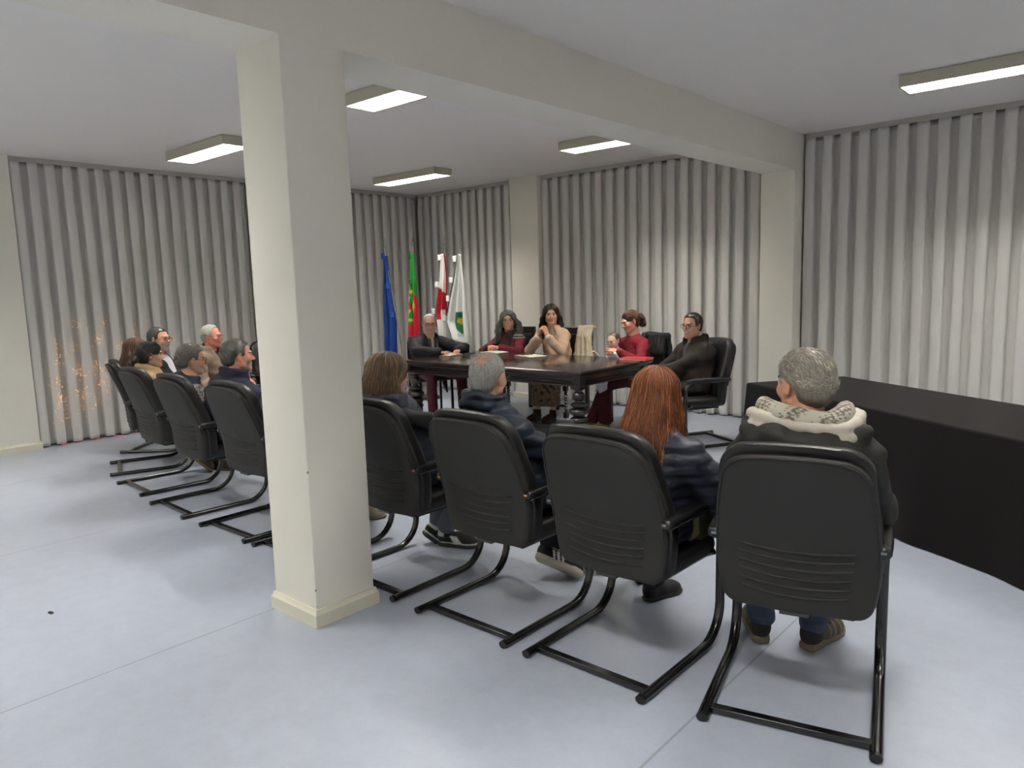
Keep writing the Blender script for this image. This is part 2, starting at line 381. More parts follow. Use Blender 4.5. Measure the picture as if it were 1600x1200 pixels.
def make_office_chair(label, loc, rotz, mark=(.75, .4, .28), arms=True):
    t = thing('office_chair', label, 'chair', loc, rotz)
    # plastic rear shell, its raised rim, and the pressed ridges of its lower third
    slab_from_outline(back_outline(.005, top=.03), .0, -.05, M['shell'], 'back_shell', t, smooth=40)
    slab_from_outline(back_outline(0), .06, -.012, M['leather'], 'back_cushion', t, puff=.012, smooth=60)
    rg_ = MB()
    for k in range(6):
        z = .635 - k * .034; w_ = .2 - .004 * k
        pts = [(x, back_y(z - .016 * (1 - (x / w_) ** 2), x) - .0505, z - .016 * (1 - (x / w_) ** 2)) for x in np.linspace(-w_, w_, 13)]
        rg_.tube(pts, .0045, 6, rx=1.4)
    r_o = rg_.build('ridge', M['shell'], t, smooth=80)
    # piping around the shell
    ol = back_outline(.014, top=.03); pts = [(x, back_y(z, x) - .0485, z) for x, z in ol if z > .5]
    cut = [i for i in range(1, len(pts)) if abs(pts[i][0] - pts[i - 1][0]) > .3]
    MB().tube(pts[:cut[0]] + pts[cut[0]:] if cut else pts, .0045, 6).build('shell_rim', M['shell'], t, smooth=80)
    # seat
    so = []
    for cx, cy, a0, r in ((.19, -.13, -PI / 2, .07), (.18, .2, 0, .09), (-.18, .2, PI / 2, .09), (-.19, -.13, PI, .07)):
        for k in range(6): a = a0 + k * PI / 10; so.append((cx + r * math.cos(a), cy + r * math.sin(a)))
    rings = []
    for sc, z in ((.0, .385), (.8, .385), (.93, .39), (1.0, .41), (1.02, .44), (1.0, .468), (.93, .485), (.8, .488), (0, .482)):
        rings.append([(x * sc, .03 + (y - .03) * sc, z + (.02 * max(0, (y - .1)) if z > .46 else .1 * max(0, -y) * 0)) for x, y in so])
    MB().loft(rings, cap=False).build('seat', M['leather'], t, smooth=60)
    MB().box(-.2, -.16, .362, .2, .2, .386).build('seat_pan', M['shell'], t, bevel=.006, smooth=30)
    # cantilever frame, one bent tube each side
    for s in (-1, 1):
        x = s * .283; pts = [(x, -.405, .017), (x, -.25, .017), (x, -.05, .017), (x, .1, .017)]
        for k in range(1, 8): a = k * PI / 2 / 7; pts.append((x, .1 + .16 * math.sin(a), .017 + .16 * (1 - math.cos(a))))
        pts += [(x, .262, .3), (x, .265, .45), (x, .262, .56)]
        for k in range(1, 6): a = k * PI / 2 / 5; pts.append((x, .262 - .07 * (1 - math.cos(a)), .56 + .07 * math.sin(a)))
        pts += [(x, .1, .632), (x, -.1, .636), (x, -.2, .636)]
        fr = MB().tube(pts, .0215, 10, rx=.75, up=(1, 0, 0)).build('frame_tube', M['tubeblack'], t, smooth=80)
        MB().tube([(x, -.412, .017), (x, -.395, .017)], .0205, 10, rx=.82, up=(1, 0, 0)).build('end_cap', M['armpad'], fr, smooth=50)
        # arm pad
        ar = []
        for y, w_, z0, z1 in ((-.225, .018, .636, .655), (-.215, .026, .632, .668), (-.12, .03, .634, .672), (.05, .029, .636, .674), (.18, .024, .636, .672), (.235, .017, .628, .66), (.25, .008, .63, .648)):
            ar.append([(x + w_ * px, y, z0 + (z1 - z0) * pz) for px, pz in ((-1, .25), (-.8, 0), (.8, 0), (1, .25), (1, .75), (.75, 1), (-.75, 1), (-1, .75))])
        ao = MB().loft(ar).build('armrest', M['armpad'], t, smooth=50)
        MB().box(x - .009, -.2285, .646, x + .009, -.2255, .655).build('end_label', chip_mat(mark), ao, smooth=0)
        MB().tube([(x, .2, .42), (s * .19, .2, .375)], .014, 8).build('seat_bracket', M['tubeblack'], t)
    MB().box(-.275, -.35, .004, .275, -.315, .028).build('crossbar', M['tubeblack'], t, bevel=.004, smooth=30)
    MB().box(-.05, -.215, .37, .05, -.14, .5).build('back_bracket', M['tubeblack'], t, bevel=.004, smooth=30)
    return t
_chips = {}
def chip_mat(c):
    if c not in _chips: _chips[c] = mat('end_label_colour', c, .5)
    return _chips[c]

D = math.radians
G = 'black cantilever chairs of the curved audience row'
CH = {}
c0 = make_office_chair('black cantilever chair in the foreground, whole back seen, man in dark hooded jacket in it', (-.98, 2.75, 0), D(14), (.13, .2, .26)); c0['group'] = G
CH['M4'] = c0
for k, x, y, a, l in [('M3', -1.67, 2.65, 0, 'black cantilever chair under the red-haired woman'), ('M2', -2.37, 2.65, 0, 'black cantilever chair under the balding man in a blue jacket'),
                      ('M1', -3.14, 2.66, 0, 'black cantilever chair right beside the pillar, under the woman in a navy vest'),
                      ('B6', -3.93, 2.65, 0, 'black cantilever chair hidden by the pillar except for its runner ends'),
                      ('B5', -4.61, 2.64, 1, 'empty-looking black cantilever chair cut off by the left edge of the pillar'),
                      ('B4', -5.43, 2.64, -2, 'black cantilever chair under the grey-haired man in a navy jacket, left of the pillar'),
                      ('B3', -6.3, 2.72, -4, 'black cantilever chair under the bespectacled man in a patterned-sleeve vest'),
                      ('B2', -7.1, 2.89, -20, 'black cantilever chair under the dark-haired woman in a tan coat'),
                      ('B1', -7.83, 3.35, -47, 'black cantilever chair seen edge-on, first of the row, under the suited man')]:
    CH[k] = dup(c0, (x, y, 0), D(a), l, G)
G2 = 'black cantilever chairs beyond the audience row, backs to the left curtain'
CH['C2'] = dup(c0, (-7.97, 4.0, 0), D(-72), 'black cantilever chair under the white-haired man in a brown coat', G2)
CH['C3'] = dup(c0, (-7.9, 4.76, 0), D(-88), 'empty black cantilever chair whose top shows just left of the pillar', G2)
CH['R'] = dup(c0, (-3.41, 6.53, 0), D(150), 'black cantilever armchair seen from its side at the right end of the table', None)
if 'group' in CH['R']: del CH['R']['group']

for k, c in (('M2', (.4, .17, .09)), ('M1', (.4, .13, .11)), ('M3', (.2, .2, .2))):      # differently coloured maker's tabs
    for a_ in CH[k].children:
        for e_ in a_.children:
            if e_.name.startswith('end_label'): e_.data = e_.data.copy(); e_.data.materials[0] = chip_mat(c)

# four-legged black chair behind the table
def make_side_chair(label, loc, rotz):
    t = thing('side_chair', label, 'chair', loc, rotz)
    MB().box(-.23, -.2, .44, .23, .24, .49).build('seat', M['leather'], t, bevel=.015)
    rings = []
    for z, w_, y in ((.56, .2, -.2), (.58, .215, -.205), (.75, .22, -.225), (.9, .21, -.25), (.97, .19, -.262), (.985, .17, -.265)):
        rings.append([(x * w_, y + dy, z) for x, dy in ((-1, 0), (-.9, -.018), (.9, -.018), (1, 0), (.9, .018), (-.9, .018))])
    MB().loft(rings).build('backrest', M['leather'], t, smooth=50, bevel=.004)
    for sx in (-1, 1):
        MB().box(sx * .21 - .015, .19, 0, sx * .21 + .015, .22, .44).build('leg', M['tubeblack'], t, bevel=.003, smooth=30)
        MB().loft([[(sx * .21 + a, -.2 + b, z) if z < .5 else (sx * .19 + a, -.235 + b, z) for a, b in ((-.013, -.013), (.013, -.013), (.013, .013), (-.013, .013))] for z in (0, .45, .9)]).build('leg', M['tubeblack'], t, smooth=30)
    return t
make_side_chair('plain black side chair with a dark coat on its back, behind the woman in red', (-4.42, 7.12, 0), D(158))

# antique wooden armchairs with barley-twist front legs
def twist_column(b, x, y, z0, z1, r=.022, n=10, turns=7):
    m = int((z1 - z0) / .012); rings = []
    for i in range(m + 1):
        z = z0 + (z1 - z0) * i / m; ph = 2 * PI * turns * i / m
        e = min(1, i / 3, (m - i) / 3); rr = r * (.8 + .0 * e)
        rings.append([(x + rr * math.cos(2 * PI * k / n) + .008 * e * math.cos(ph), y + rr * math.sin(2 * PI * k / n) + .008 * e * math.sin(ph), z) for k in range(n)])
    return b.loft(rings)
def make_wooden_chair(label, loc, rotz):
    t = thing('wooden_chair', label, 'chair', loc, rotz)
    MB().box(-.26, -.23, .41, .26, .24, .46).build('seat_frame', M['wood'], t, bevel=.006, smooth=30)
    MB().box(-.235, -.2, .455, .235, .215, .485).build('seat', M['leather'], t, bevel=.014)
    for s in (-1, 1):
        b = MB(); b.box(s * .235 - .025, .19, .33, s * .235 + .025, .24, .42).box(s * .235 - .025, .19, .0, s * .235 + .025, .24, .07); twist_column(b, s * .235, .215, .07, .33)
        b.build('leg', M['wood'], t, smooth=50)
        MB().box(s * .24 - .022, -.24, 0, s * .24 + .022, -.195, .45).build('leg', M['wood'], t, bevel=.004, smooth=30)
        MB().loft([[(s * .25 + a * .024, -.235 - max(0, z - .45) * .12 + c * .02, z) for a, c in ((-1, -1), (1, -1), (1, 1), (-1, 1))] for z in (.44, .7, 1.02)]).build('back_post', M['wood'], t, smooth=30)
    MB().box(-.275, -.325, .97, .275, -.28, 1.06).build('top_rail', M['wood'], t, bevel=.012, smooth=40)
    MB().box(-.23, -.305, .62, .23, -.28, .97).build('back_panel', M['leather'], t, bevel=.008, smooth=40)
    MB().box(-.23, -.28, .55, .23, -.25, .61).build('lower_rail', M['wood'], t, bevel=.006, smooth=40)
    for s in (-1, 1):
        b = MB(); twist_column(b, s * .25, -.21, .1, .12, .01, 6, 1)
    MB().box(-.22, .2, .13, .22, .225, .16).build('stretcher', M['wood'], t, bevel=.004, smooth=30)
    st = MB()
    for k in range(4): st.lathe([(.001, -.006), (.009, -.004), (.009, .004), (.001, .006)], (0, 0, 0), 8)
    for (sx, zz) in ((-.2, 1.015), (.2, 1.015), (-.06, 1.015), (.06, 1.015)):
        MB().lathe([(.0, .006), (.006, .005), (.009, .0), (.006, -.005), (0, -.006)], (sx, -.279, zz), 8).build('brass_stud', M['glassframe_metal'], t)
    return t
W1 = make_wooden_chair('dark wooden chair under the grey-haired woman in the striped cardigan', (-6.42, 7.12, 0), D(180))
G3 = 'dark antique wooden chairs at the table'
W2 = dup(W1, (-5.52, 7.14, 0), D(180), 'dark wooden chair with a cream coat over its corner, under the smiling woman', G3); W1['group'] = G3
make_side_chair('plain black side chair at the left table end, under the man in the black coat', (-6.98, 6.3, 0), D(-112))

# ------------------------------------------------------------------ antique table
def make_table():
    x0, x1, y0, y1, zt = -6.54, -3.98, 5.45, 6.74, .785
    t = thing('wooden_table', 'long dark carved antique table with bulbous turned legs', 'table', ((x0 + x1) / 2, (y0 + y1) / 2, 0))
    hx, hy = (x1 - x0) / 2, (y1 - y0) / 2
    # moulded top
    rings = []
    def rect(a, b, z): return [(-a, -b, z), (a, -b, z), (a, b, z), (-a, b, z)]
    prof = [(-.03, zt - .04), (-.012, zt - .037), (0, zt - .026), (0, zt - .012), (-.006, zt - .002), (-.014, zt)]
    MB().loft([rect(hx + d, hy + d, z) for d, z in prof]).build('tabletop', M['wood_top'], t, smooth=30)
    # apron with mouldings: stacked profile swept around
    prof = [(-.045, zt - .04), (-.045, zt - .058), (-.06, zt - .066), (-.066, zt - .07), (-.066, zt - .1), (-.06, zt - .104), (-.052, zt - .108), (-.058, zt - .114), (-.058, zt - .12), (-.04, zt - .126), (-.026, zt - .134), (-.026, zt - .142), (-.036, zt - .15), (-.09, zt - .152)]
    ap = MB(); ap.loft([rect(hx + d, hy + d, z) for d, z in prof], cap=False)
    ap.box(-hx + .07, -hy + .07, zt - .15, hx - .07, hy - .07, zt - .04)
    apo = ap.build('apron', M['wood'], t, smooth=25)
    # reeded band and corner blocks with rosettes
    for sx in (-1, 1):
        for sy in (-1, 1):
            bx, by = sx * (hx - .085), sy * (hy - .085)
            cb = MB().box(bx - .047, by - .047, zt - .13, bx + .047, by + .047, zt - .05).build('corner_block', M['wood'], apo, bevel=.004, smooth=30)
            r = MB()
            for k in range(8):
                a = k * PI / 4
                r.lathe([(0, .006), (.006, .004), (.008, 0)], (bx + .02 * math.cos(a), by + sy * .047, zt - .09 + .02 * math.sin(a)), 6)
            lx, ly = sx * (hx - .115), sy * (hy - .115)
            prof = [(.03, .0), (.055, .005), (.06, .03), (.045, .05), (.03, .065), (.03, .085), (.055, .1), (.06, .115), (.05, .13), (.036, .14), (.05, .155), (.07, .17), (.072, .185), (.055, .2), (.04, .21), (.055, .22), (.078, .235), (.085, .25), (.078, .265), (.05, .278),
                    (.06, .285), (.082, .3), (.088, .315), (.08, .33), (.05, .342), (.058, .352), (.088, .37), (.098, .39), (.09, .41), (.05, .425), (.055, .432), (.078, .445), (.082, .457), (.07, .47), (.038, .48), (.034, .492), (.05, .505), (.06, .525), (.06, .545), (.05, .565), (.034, .58), (.036, .59), (.055, .6), (.055, .612), (.045, .62), (.045, zt - .15)]
            b = MB().lathe(prof, (lx, ly, 0), 24); b.box(lx - .055, ly - .055, .605, lx + .055, ly + .055, zt - .1)
            b.build('leg', M['wood'], t, smooth=50)
    b = MB()
    for sy in (-1, 1): twist_column(b, 0, sy * .25, .15, .62, .03, 12, 8)
    # ring of low stretchers joining the legs
    s_ = MB(); s_.box(-hx + .13, -hy + .1, .055, hx - .13, -hy + .14, .095)
    MB().box(-hx + .12, -.03, .06, hx - .12, .03, .1).build('stretcher', M['wood'], t, bevel=.006, smooth=30)
    for sx in (-1, 1): MB().box(sx * (hx - .115) - .025, -hy + .12, .06, sx * (hx - .115) + .025, hy - .12, .1).build('stretcher', M['wood'], t, bevel=.006, smooth=30)
    return t
make_table()

# ------------------------------------------------------------------ black-covered long table at the right
def make_black_table():
    A = Vector((-2.53, 5.77)); dv = Vector((.825, -.565)).normalized(); nv = Vector((-dv.y, dv.x)); L, W_, h = 3.7, .93, .742
    c = A + dv * L / 2 + nv * W_ / 2; ang = math.atan2(dv.y, dv.x)
    t = thing('folding_table', 'long folding table hidden under a floor-length black cloth, at the right', 'table', (c.x, c.y, 0), ang)
    MB().box(-L / 2 + .02, -W_ / 2 + .02, h - .035, L / 2 - .02, W_ / 2 - .02, h - .006).build('tabletop', M['shell'], t, smooth=0)
    for sx in (-1, 1):
        for sy in (-1, 1): MB().tube([(sx * (L / 2 - .25), sy * (W_ / 2 - .1), 0), (sx * (L / 2 - .25), sy * (W_ / 2 - .1), h - .035)], .014, 8).build('leg', M['tubeblack'], t)
    # the cloth: flat top, rounded edge, nearly straight sides with slow folds that kick out at the floor
    n = 400; per = []; P = 2 * (L + W_)
    def edge(s):
        s = s % P
        if s < L: return (-L / 2 + s, -W_ / 2, 0, -1)
        s -= L
        if s < W_: return (L / 2, -W_ / 2 + s, 1, 0)
        s -= W_
        if s < L: return (L / 2 - s, W_ / 2, 0, 1)
        s -= L
        return (-L / 2, W_ / 2 - s, -1, 0)
    rings = []; rng = np.random.default_rng(5); ph = rng.uniform(0, 6, 6)
    for zi, (z, off) in enumerate([(h, -.03), (h - .001, -.012), (h - .006, -.003), (h - .016, .001), (.62, .005), (.5, .01), (.35, .016), (.2, .024), (.1, .032), (.03, .04), (.004, .046)]):
        ring = []; dep = 1 - z / h
        for k in range(n):
            s = P * k / n; x, y, nx, ny = edge(s)
            f = math.sin(s * 2.1 + ph[0]) * .5 + math.sin(s * 5.3 + ph[1]) * .35 + math.sin(s * 9.1 + ph[2]) * .2 + math.sin(s * 17 + ph[3]) * .12
            # gathered corner folds
            dc = min(abs(s - q) for q in (0, L, L + W_, 2 * L + W_, P)); f += 1.4 * math.exp(-(dc / .12) ** 2)
            o_ = off + dep ** 1.2 * .032 * f
            dx, dy = nx, ny
            if dc < .1:   # round the corner
                cx, cy = math.copysign(L / 2, x), math.copysign(W_ / 2, y); q = 1 - dc / .1
                dx += math.copysign(.7 * q, cx) * (1 if nx == 0 else 0); dy += math.copysign(.7 * q, cy) * (1 if ny == 0 else 0)
            ring.append((x + dx * o_, y + dy * o_, z))
        rings.append(ring)
    b = MB().loft(rings, cap=False); b.f.append(tuple(range(n)))
    o = b.build('tablecloth', M['blackcloth'], None, smooth=60); o.location = (c.x, c.y, 0); o.rotation_euler = (0, 0, ang)
    tag(o, 'plain black floor-length cloth over the long table at the right', 'tablecloth')
make_black_table()

# ------------------------------------------------------------------ things on the antique table
TZ = .785
def open_book(label, x, y, rz, w_=.15, h_=.21, group='open notebooks on the table'):
    t = thing('notebook', label, 'notebook', (x, y, TZ), rz, group)
    MB().box(-w_ - .003, -h_ / 2 - .003, 0, w_ + .003, h_ / 2 + .003, .003).build('cover', M['leather'], t, smooth=0)
    for s in (-1, 1):
        rings = []
        for u, z in ((0, .008), (.15, .016), (.5, .014), (.9, .011), (1, .01)):
            rings.append([(s * w_ * u, -h_ / 2, .003), (s * w_ * u, h_ / 2, .003), (s * w_ * u, h_ / 2, z), (s * w_ * u, -h_ / 2, z)])
        MB().loft(rings).build('pages', M['paper'], t, smooth=30)
    return t
open_book('open notebook in front of the man in the black coat', -6.42, 6.12, D(-80), .13, .2)
open_book('open notebook in front of the grey-haired woman', -6.13, 6.6, D(-6), .15, .2)
open_book('open notebook in front of the smiling woman', -5.4, 6.42, D(-16), .17, .22)
def pen(label, x, y, z, rz, c):
    o = MB().tube([(-.07, 0, .005), (-.062, 0, .005), (.05, 0, .005), (.068, 0, .005)], [.001, .0045, .0045, .003], 8).build('pen', mat('pen', c, .3))
    o.location = (x, y, z); o.rotation_euler = (0, 0, rz); tag(o, label, 'pen')
pen('dark pen lying on the smiling woman\'s notebook', -5.43, 6.4, TZ + .0165, D(50), srgb(60, 60, 45))
pen('black pen on the table beside the man in the black coat', -6.33, 6.33, TZ, D(20), srgb(20, 20, 22))
o = MB().box(-.035, -.075, 0, .035, .075, .008).build('phone', mat('phone', srgb(18, 18, 20), .15), bevel=.003); o.location = (-6.42, 6.45, TZ); o.rotation_euler = (0, 0, D(-70)); tag(o, 'black phone lying flat between the two left notebooks', 'phone')
t = thing('folder', 'red folder at the right end of the dark table', 'folder', (-4.1, 6.6, TZ), D(8))
rf = mat('red_card', srgb(205, 38, 44), .45)
MB().box(-.15, -.11, 0, .15, .11, .003).build('cover', rf, t, smooth=0); MB().box(-.146, -.106, .003, .146, .106, .02).build('pages', M['paper'], t, smooth=0)
MB().box(-.15, -.11, .02, .15, .11, .023).build('cover', rf, t, smooth=0); MB().box(-.153, -.11, 0, -.15, .11, .023).build('spine', rf, t, smooth=0)

# ------------------------------------------------------------------ flags in their stand
def flag_thing(label, base, top, rows, colf, clips, clipcol, finial, seed):
    """rows: list of (z, x_left, x_right) outline of the hanging cloth; colf(u, v) -> colour"""
    t = thing('flag', label, 'flag', (0, 0, 0)); b, tp = Vector(base), Vector(top)
    MB().tube([b, tp], .011, 10).build('pole', M['steel'], t, smooth=80)
    d = (tp - b).normalized(); f = MB()
    if finial == 'spear':
        rings = []
        for s_, w_ in ((0, .008), (.02, .016), (.03, .008), (.06, .012), (.09, .03), (.12, .018), (.17, .001)):
            p = tp + d * s_; rings.append([(p.x + w_ * a, p.y + w_ * .35 * c, p.z) for a, c in ((-1, 0), (0, -1), (1, 0), (0, 1))])
        f.loft(rings)
    else:
        f.tube([tp, tp + d * .03, tp + d * .035, tp + d * .055, tp + d * .06], [.009, .016, .008, .016, .006], 8)
        pts = [tp + d * .06 + Vector((.016 * math.sin(a * 1.6), 0, .10 * a)) for a in np.linspace(0, 1, 7)]
        f.tube(pts, [.006, .009, .012, .012, .01, .006, .001], 8, rx=.4)
    f.build('finial', M['steel'], t, smooth=60)
    rng = np.random.default_rng(seed); nu, nv = 61, 70; vs = []; fs = []; cs = []
    zr = [r[0] for r in rows][::-1]; xl = [r[1] for r in rows][::-1]; xr = [r[2] for r in rows][::-1]
    ph = rng.uniform(0, 6, 3); z0, z1 = zr[0], zr[-1]
    for j in range(nv + 1):
        v = j / nv; z = z1 + (z0 - z1) * v; a, c = np.interp(z, zr, xl), np.interp(z, zr, xr)
        for i in range(nu + 1):
            u = i / nu; x = a + (c - a) * u + .006 * math.sin(u * 19 + v * 3 + ph[0])
            y = base[1] + (tp.y - base[1]) * (z / tp.z) - .015 + (.012 + .045 * v) * math.sin(u * 15.5 + ph[1] + v * 1.2) + .012 * math.sin(u * 31 + ph[2])
            vs.append((x, y, z + (.02 * math.sin(u * 6 + ph[1]) if j > nv - 8 else 0))); cs.append(colf(u, v, i, j))
    for j in range(nv):
        for i in range(nu): k = j * (nu + 1) + i; fs.append((k, k + nu + 1, k + nu + 2, k + 1))
    o = MB().add(vs, fs).build('flag_cloth', M['vc'], t, smooth=180, col=np.array(cs, dtype=np.float32))
    so = o.modifiers.new('thick', 'SOLIDIFY'); so.thickness = .002
    for z in clips:
        q = b + (tp - b) * (z / tp.z)
        MB().box(q.x - .05, q.y - .05, z - .04, q.x + .012, q.y - .03, z + .04).build('pole_sleeve', mat('sleeve', clipcol, .7), t, bevel=.006)
    return t
BLUE, GREEN, RED, WHITE, YEL = srgb(22, 62, 140), srgb(40, 130, 50), srgb(205, 30, 55), srgb(232, 232, 228), srgb(225, 205, 50)
def c_eu(u, v, i, j):
    return YEL if False else BLUE
def c_pt(u, v, i, j):
    base = GREEN if (v < .38 + .12 * (u - .5) or (u < .3 and v < .68)) else RED
    # armillary bands, foreshortened by the folds
    p, q = (u - .28) / .34, (v - .5) / .15
    r = math.hypot(p, q)
    if .86 < r < 1.02: base = YEL
    elif r < .95 and (abs(p - .55 * q) < .1 or abs(p + .7 * q) < .08 or abs(q) < .05): base = YEL
    if r < .3 and abs(q) < .25: base = RED if abs(p) > .1 else WHITE
    return base
def c_rw(u, v, i, j):
    if u > .84: return srgb(165, 25, 45) if v < .62 else WHITE
    if v < .32 + .1 * u: return WHITE
    if v < .66 - .1 * (u > .5): return srgb(176, 28, 48)
    return WHITE
def c_wg(u, v, i, j):
    p, q = (u - .62) / .2, (v - .62) / .1
    if abs(p) < 1 and -1 < q < 1 - .5 * abs(p) ** 2:
        return srgb(230, 190, 40) if math.hypot(p * .9, (q + .15) * 1.6) < .42 else srgb(16, 100, 66)
    if abs(p) < 1 and 1.08 < q < 1.3: return srgb(190, 196, 200)
    return WHITE
FY = 7.1
flag_thing('dark blue flag, leftmost of the flags in the room corner', (-8.365, FY, .15), (-8.75, FY, 2.2),
           [(2.09, -8.76, -8.68), (1.62, -8.81, -8.64), (1.14, -8.85, -8.55), (.76, -8.86, -8.58), (.5, -8.84, -8.6)], c_eu, (2.09, 1.65, 1.22), srgb(40, 100, 200), 'wisp', 1)
flag_thing('green and red flag with a yellow armillary emblem', (-8.2, FY, .15), (-8.12, FY, 2.2),
           [(2.1, -8.15, -8.08), (1.79, -8.17, -8.05), (1.42, -8.23, -8.02), (.92, -8.28, -8.0), (.6, -8.27, -8.0)], c_pt, (2.07, 1.7, 1.42), srgb(20, 110, 45), 'wisp', 2)
flag_thing('red and white quartered flag, third from the left', (-7.96, FY, .15), (-7.47, FY, 2.17),
           [(2.06, -7.49, -7.45), (1.77, -7.55, -7.41), (1.5, -7.61, -7.42), (1.24, -7.66, -7.43), (.97, -7.6, -7.43), (.7, -7.62, -7.44)], c_rw, (2.01, 1.64, 1.27), WHITE, 'wisp', 3)
flag_thing('white flag with a small green and yellow crest, rightmost of the flags', (-7.84, FY, .15), (-7.17, FY, 2.1),
           [(2.04, -7.18, -7.12), (1.67, -7.27, -7.08), (1.42, -7.36, -7.06), (1.13, -7.43, -7.04), (1.06, -7.4, -7.035), (.89, -7.31, -7.02), (.55, -7.28, -7.0)], c_wg, (1.98, 1.7, 1.45, 1.18), WHITE, 'spear', 4)
st = thing('flag_stand', 'low dark stand holding the four flagpoles in the room corner', 'flag stand', (-8.17, FY, 0))
MB().box(-.38, -.13, 0, .38, .13, .05).build('base', M['wood'], st, bevel=.01)
for x in (-.195, -.03, .21, .33): MB().lathe([(.03, .05), (.03, .12), (.022, .13), (.0, .13)], (x, 0, 0), 12).build('socket', M['steel'], st)
# small black scuff on the floor, left foreground
o = MB().lathe([(.0, .0), (.02, .001), (.012, .004), (0, .005)], (0, 0, 0), 7).build('lint', M['shell']); o.location = (-4.16, 1.09, 0); o.scale = (1.4, .6, 1); tag(o, 'small dark scrap of lint on the bare floor left of the pillar', 'scrap')

# ================================================================== people
# ---- signed-distance modelling: primitives blended smoothly, then meshed (surface nets)
class SDF:
    def __init__(s): s.ops = []
    def cap(s, a, b, ra, rb=None, k=.02, sub=False): s.ops.append(('c', np.array(a, float), np.array(b, float), ra, ra if rb is None else rb, k, sub)); return s
    def ell(s, c, r, k=.02, R=None, sub=False): s.ops.append(('e', np.array(c, float), np.array(r, float), R, 0, k, sub)); return s
    def box(s, c, h, rnd=.01, k=.02, R=None, sub=False): s.ops.append(('b', np.array(c, float), np.array(h, float), R, rnd, k, sub)); return s
    def chain(s, pts, rs, k=.02):
        for i in range(len(pts) - 1): s.cap(pts[i], pts[i + 1], rs[i], rs[i + 1], k)
        return s
    def mesh(s, lo, hi, res, disp=None):
        lo = np.array(lo, float); hi = np.array(hi, float); n = np.maximum(4, np.ceil((hi - lo) / res).astype(int) + 1)
        ax = [lo[i] + np.arange(n[i]) * res for i in range(3)]; V = np.full(tuple(n), 1.0, dtype=np.float32)
        for op in s.ops:
            t, p, q, r1, r2, k, sub = op; mg = max(k, res * 2.5) + .002
            if t == 'c': m = max(r1, r2); b0, b1 = np.minimum(p, q) - m - mg, np.maximum(p, q) + m + mg
            else:
                e = q.max() if r1 is not None else q
                if t == 'b' and r1 is not None: e = np.linalg.norm(q)
                b0, b1 = p - e - mg, p + e + mg
            i0 = np.clip(np.floor((b0 - lo) / res).astype(int), 0, n - 1); i1 = np.clip(np.ceil((b1 - lo) / res).astype(int) + 1, 0, n)
            if np.any(i1 <= i0): continue
            X = ax[0][i0[0]:i1[0], None, None]; Y = ax[1][None, i0[1]:i1[1], None]; Z = ax[2][None, None, i0[2]:i1[2]]
            if t == 'c':
                d = q - p; L2 = max(d @ d, 1e-12); h = np.clip(((X - p[0]) * d[0] + (Y - p[1]) * d[1] + (Z - p[2]) * d[2]) / L2, 0, 1)
                D_ = np.sqrt((X - p[0] - h * d[0]) ** 2 + (Y - p[1] - h * d[1]) ** 2 + (Z - p[2] - h * d[2]) ** 2) - (r1 + (r2 - r1) * h)
            else:
                x, y, z = X - p[0], Y - p[1], Z - p[2]
                if r1 is not None:
                    R = np.array(r1).T; x, y, z = R[0, 0] * x + R[0, 1] * y + R[0, 2] * z, R[1, 0] * x + R[1, 1] * y + R[1, 2] * z, R[2, 0] * x + R[2, 1] * y + R[2, 2] * z
                if t == 'e':
                    k0 = np.sqrt((x / q[0]) ** 2 + (y / q[1]) ** 2 + (z / q[2]) ** 2); k1 = np.sqrt((x / q[0] ** 2) ** 2 + (y / q[1] ** 2) ** 2 + (z / q[2] ** 2) ** 2)
                    D_ = k0 * (k0 - 1) / np.maximum(k1, 1e-6)
                else:
                    ex, ey, ez = np.abs(x) - q[0] + r2, np.abs(y) - q[1] + r2, np.abs(z) - q[2] + r2
                    D_ = np.sqrt(np.maximum(ex, 0) ** 2 + np.maximum(ey, 0) ** 2 + np.maximum(ez, 0) ** 2) + np.minimum(np.maximum(ex, np.maximum(ey, ez)), 0) - r2
            sl = (slice(i0[0], i1[0]), slice(i0[1], i1[1]), slice(i0[2], i1[2])); A = V[sl]
            if not sub: h = np.maximum(k - np.abs(A - D_), 0) / k; V[sl] = np.minimum(A, D_) - h * h * k / 4
            else: D_ = -D_; h = np.maximum(k - np.abs(A - D_), 0) / k; V[sl] = np.maximum(A, D_) + h * h * k / 4
        if disp is not None:
            X = ax[0][:, None, None]; Y = ax[1][None, :, None]; Z = ax[2][None, None, :]
            V = V + disp(X, Y, Z)
        V[0] = V[-1] = 1; V[:, 0] = V[:, -1] = 1; V[:, :, 0] = V[:, :, -1] = 1
        return nets(V, lo, res)

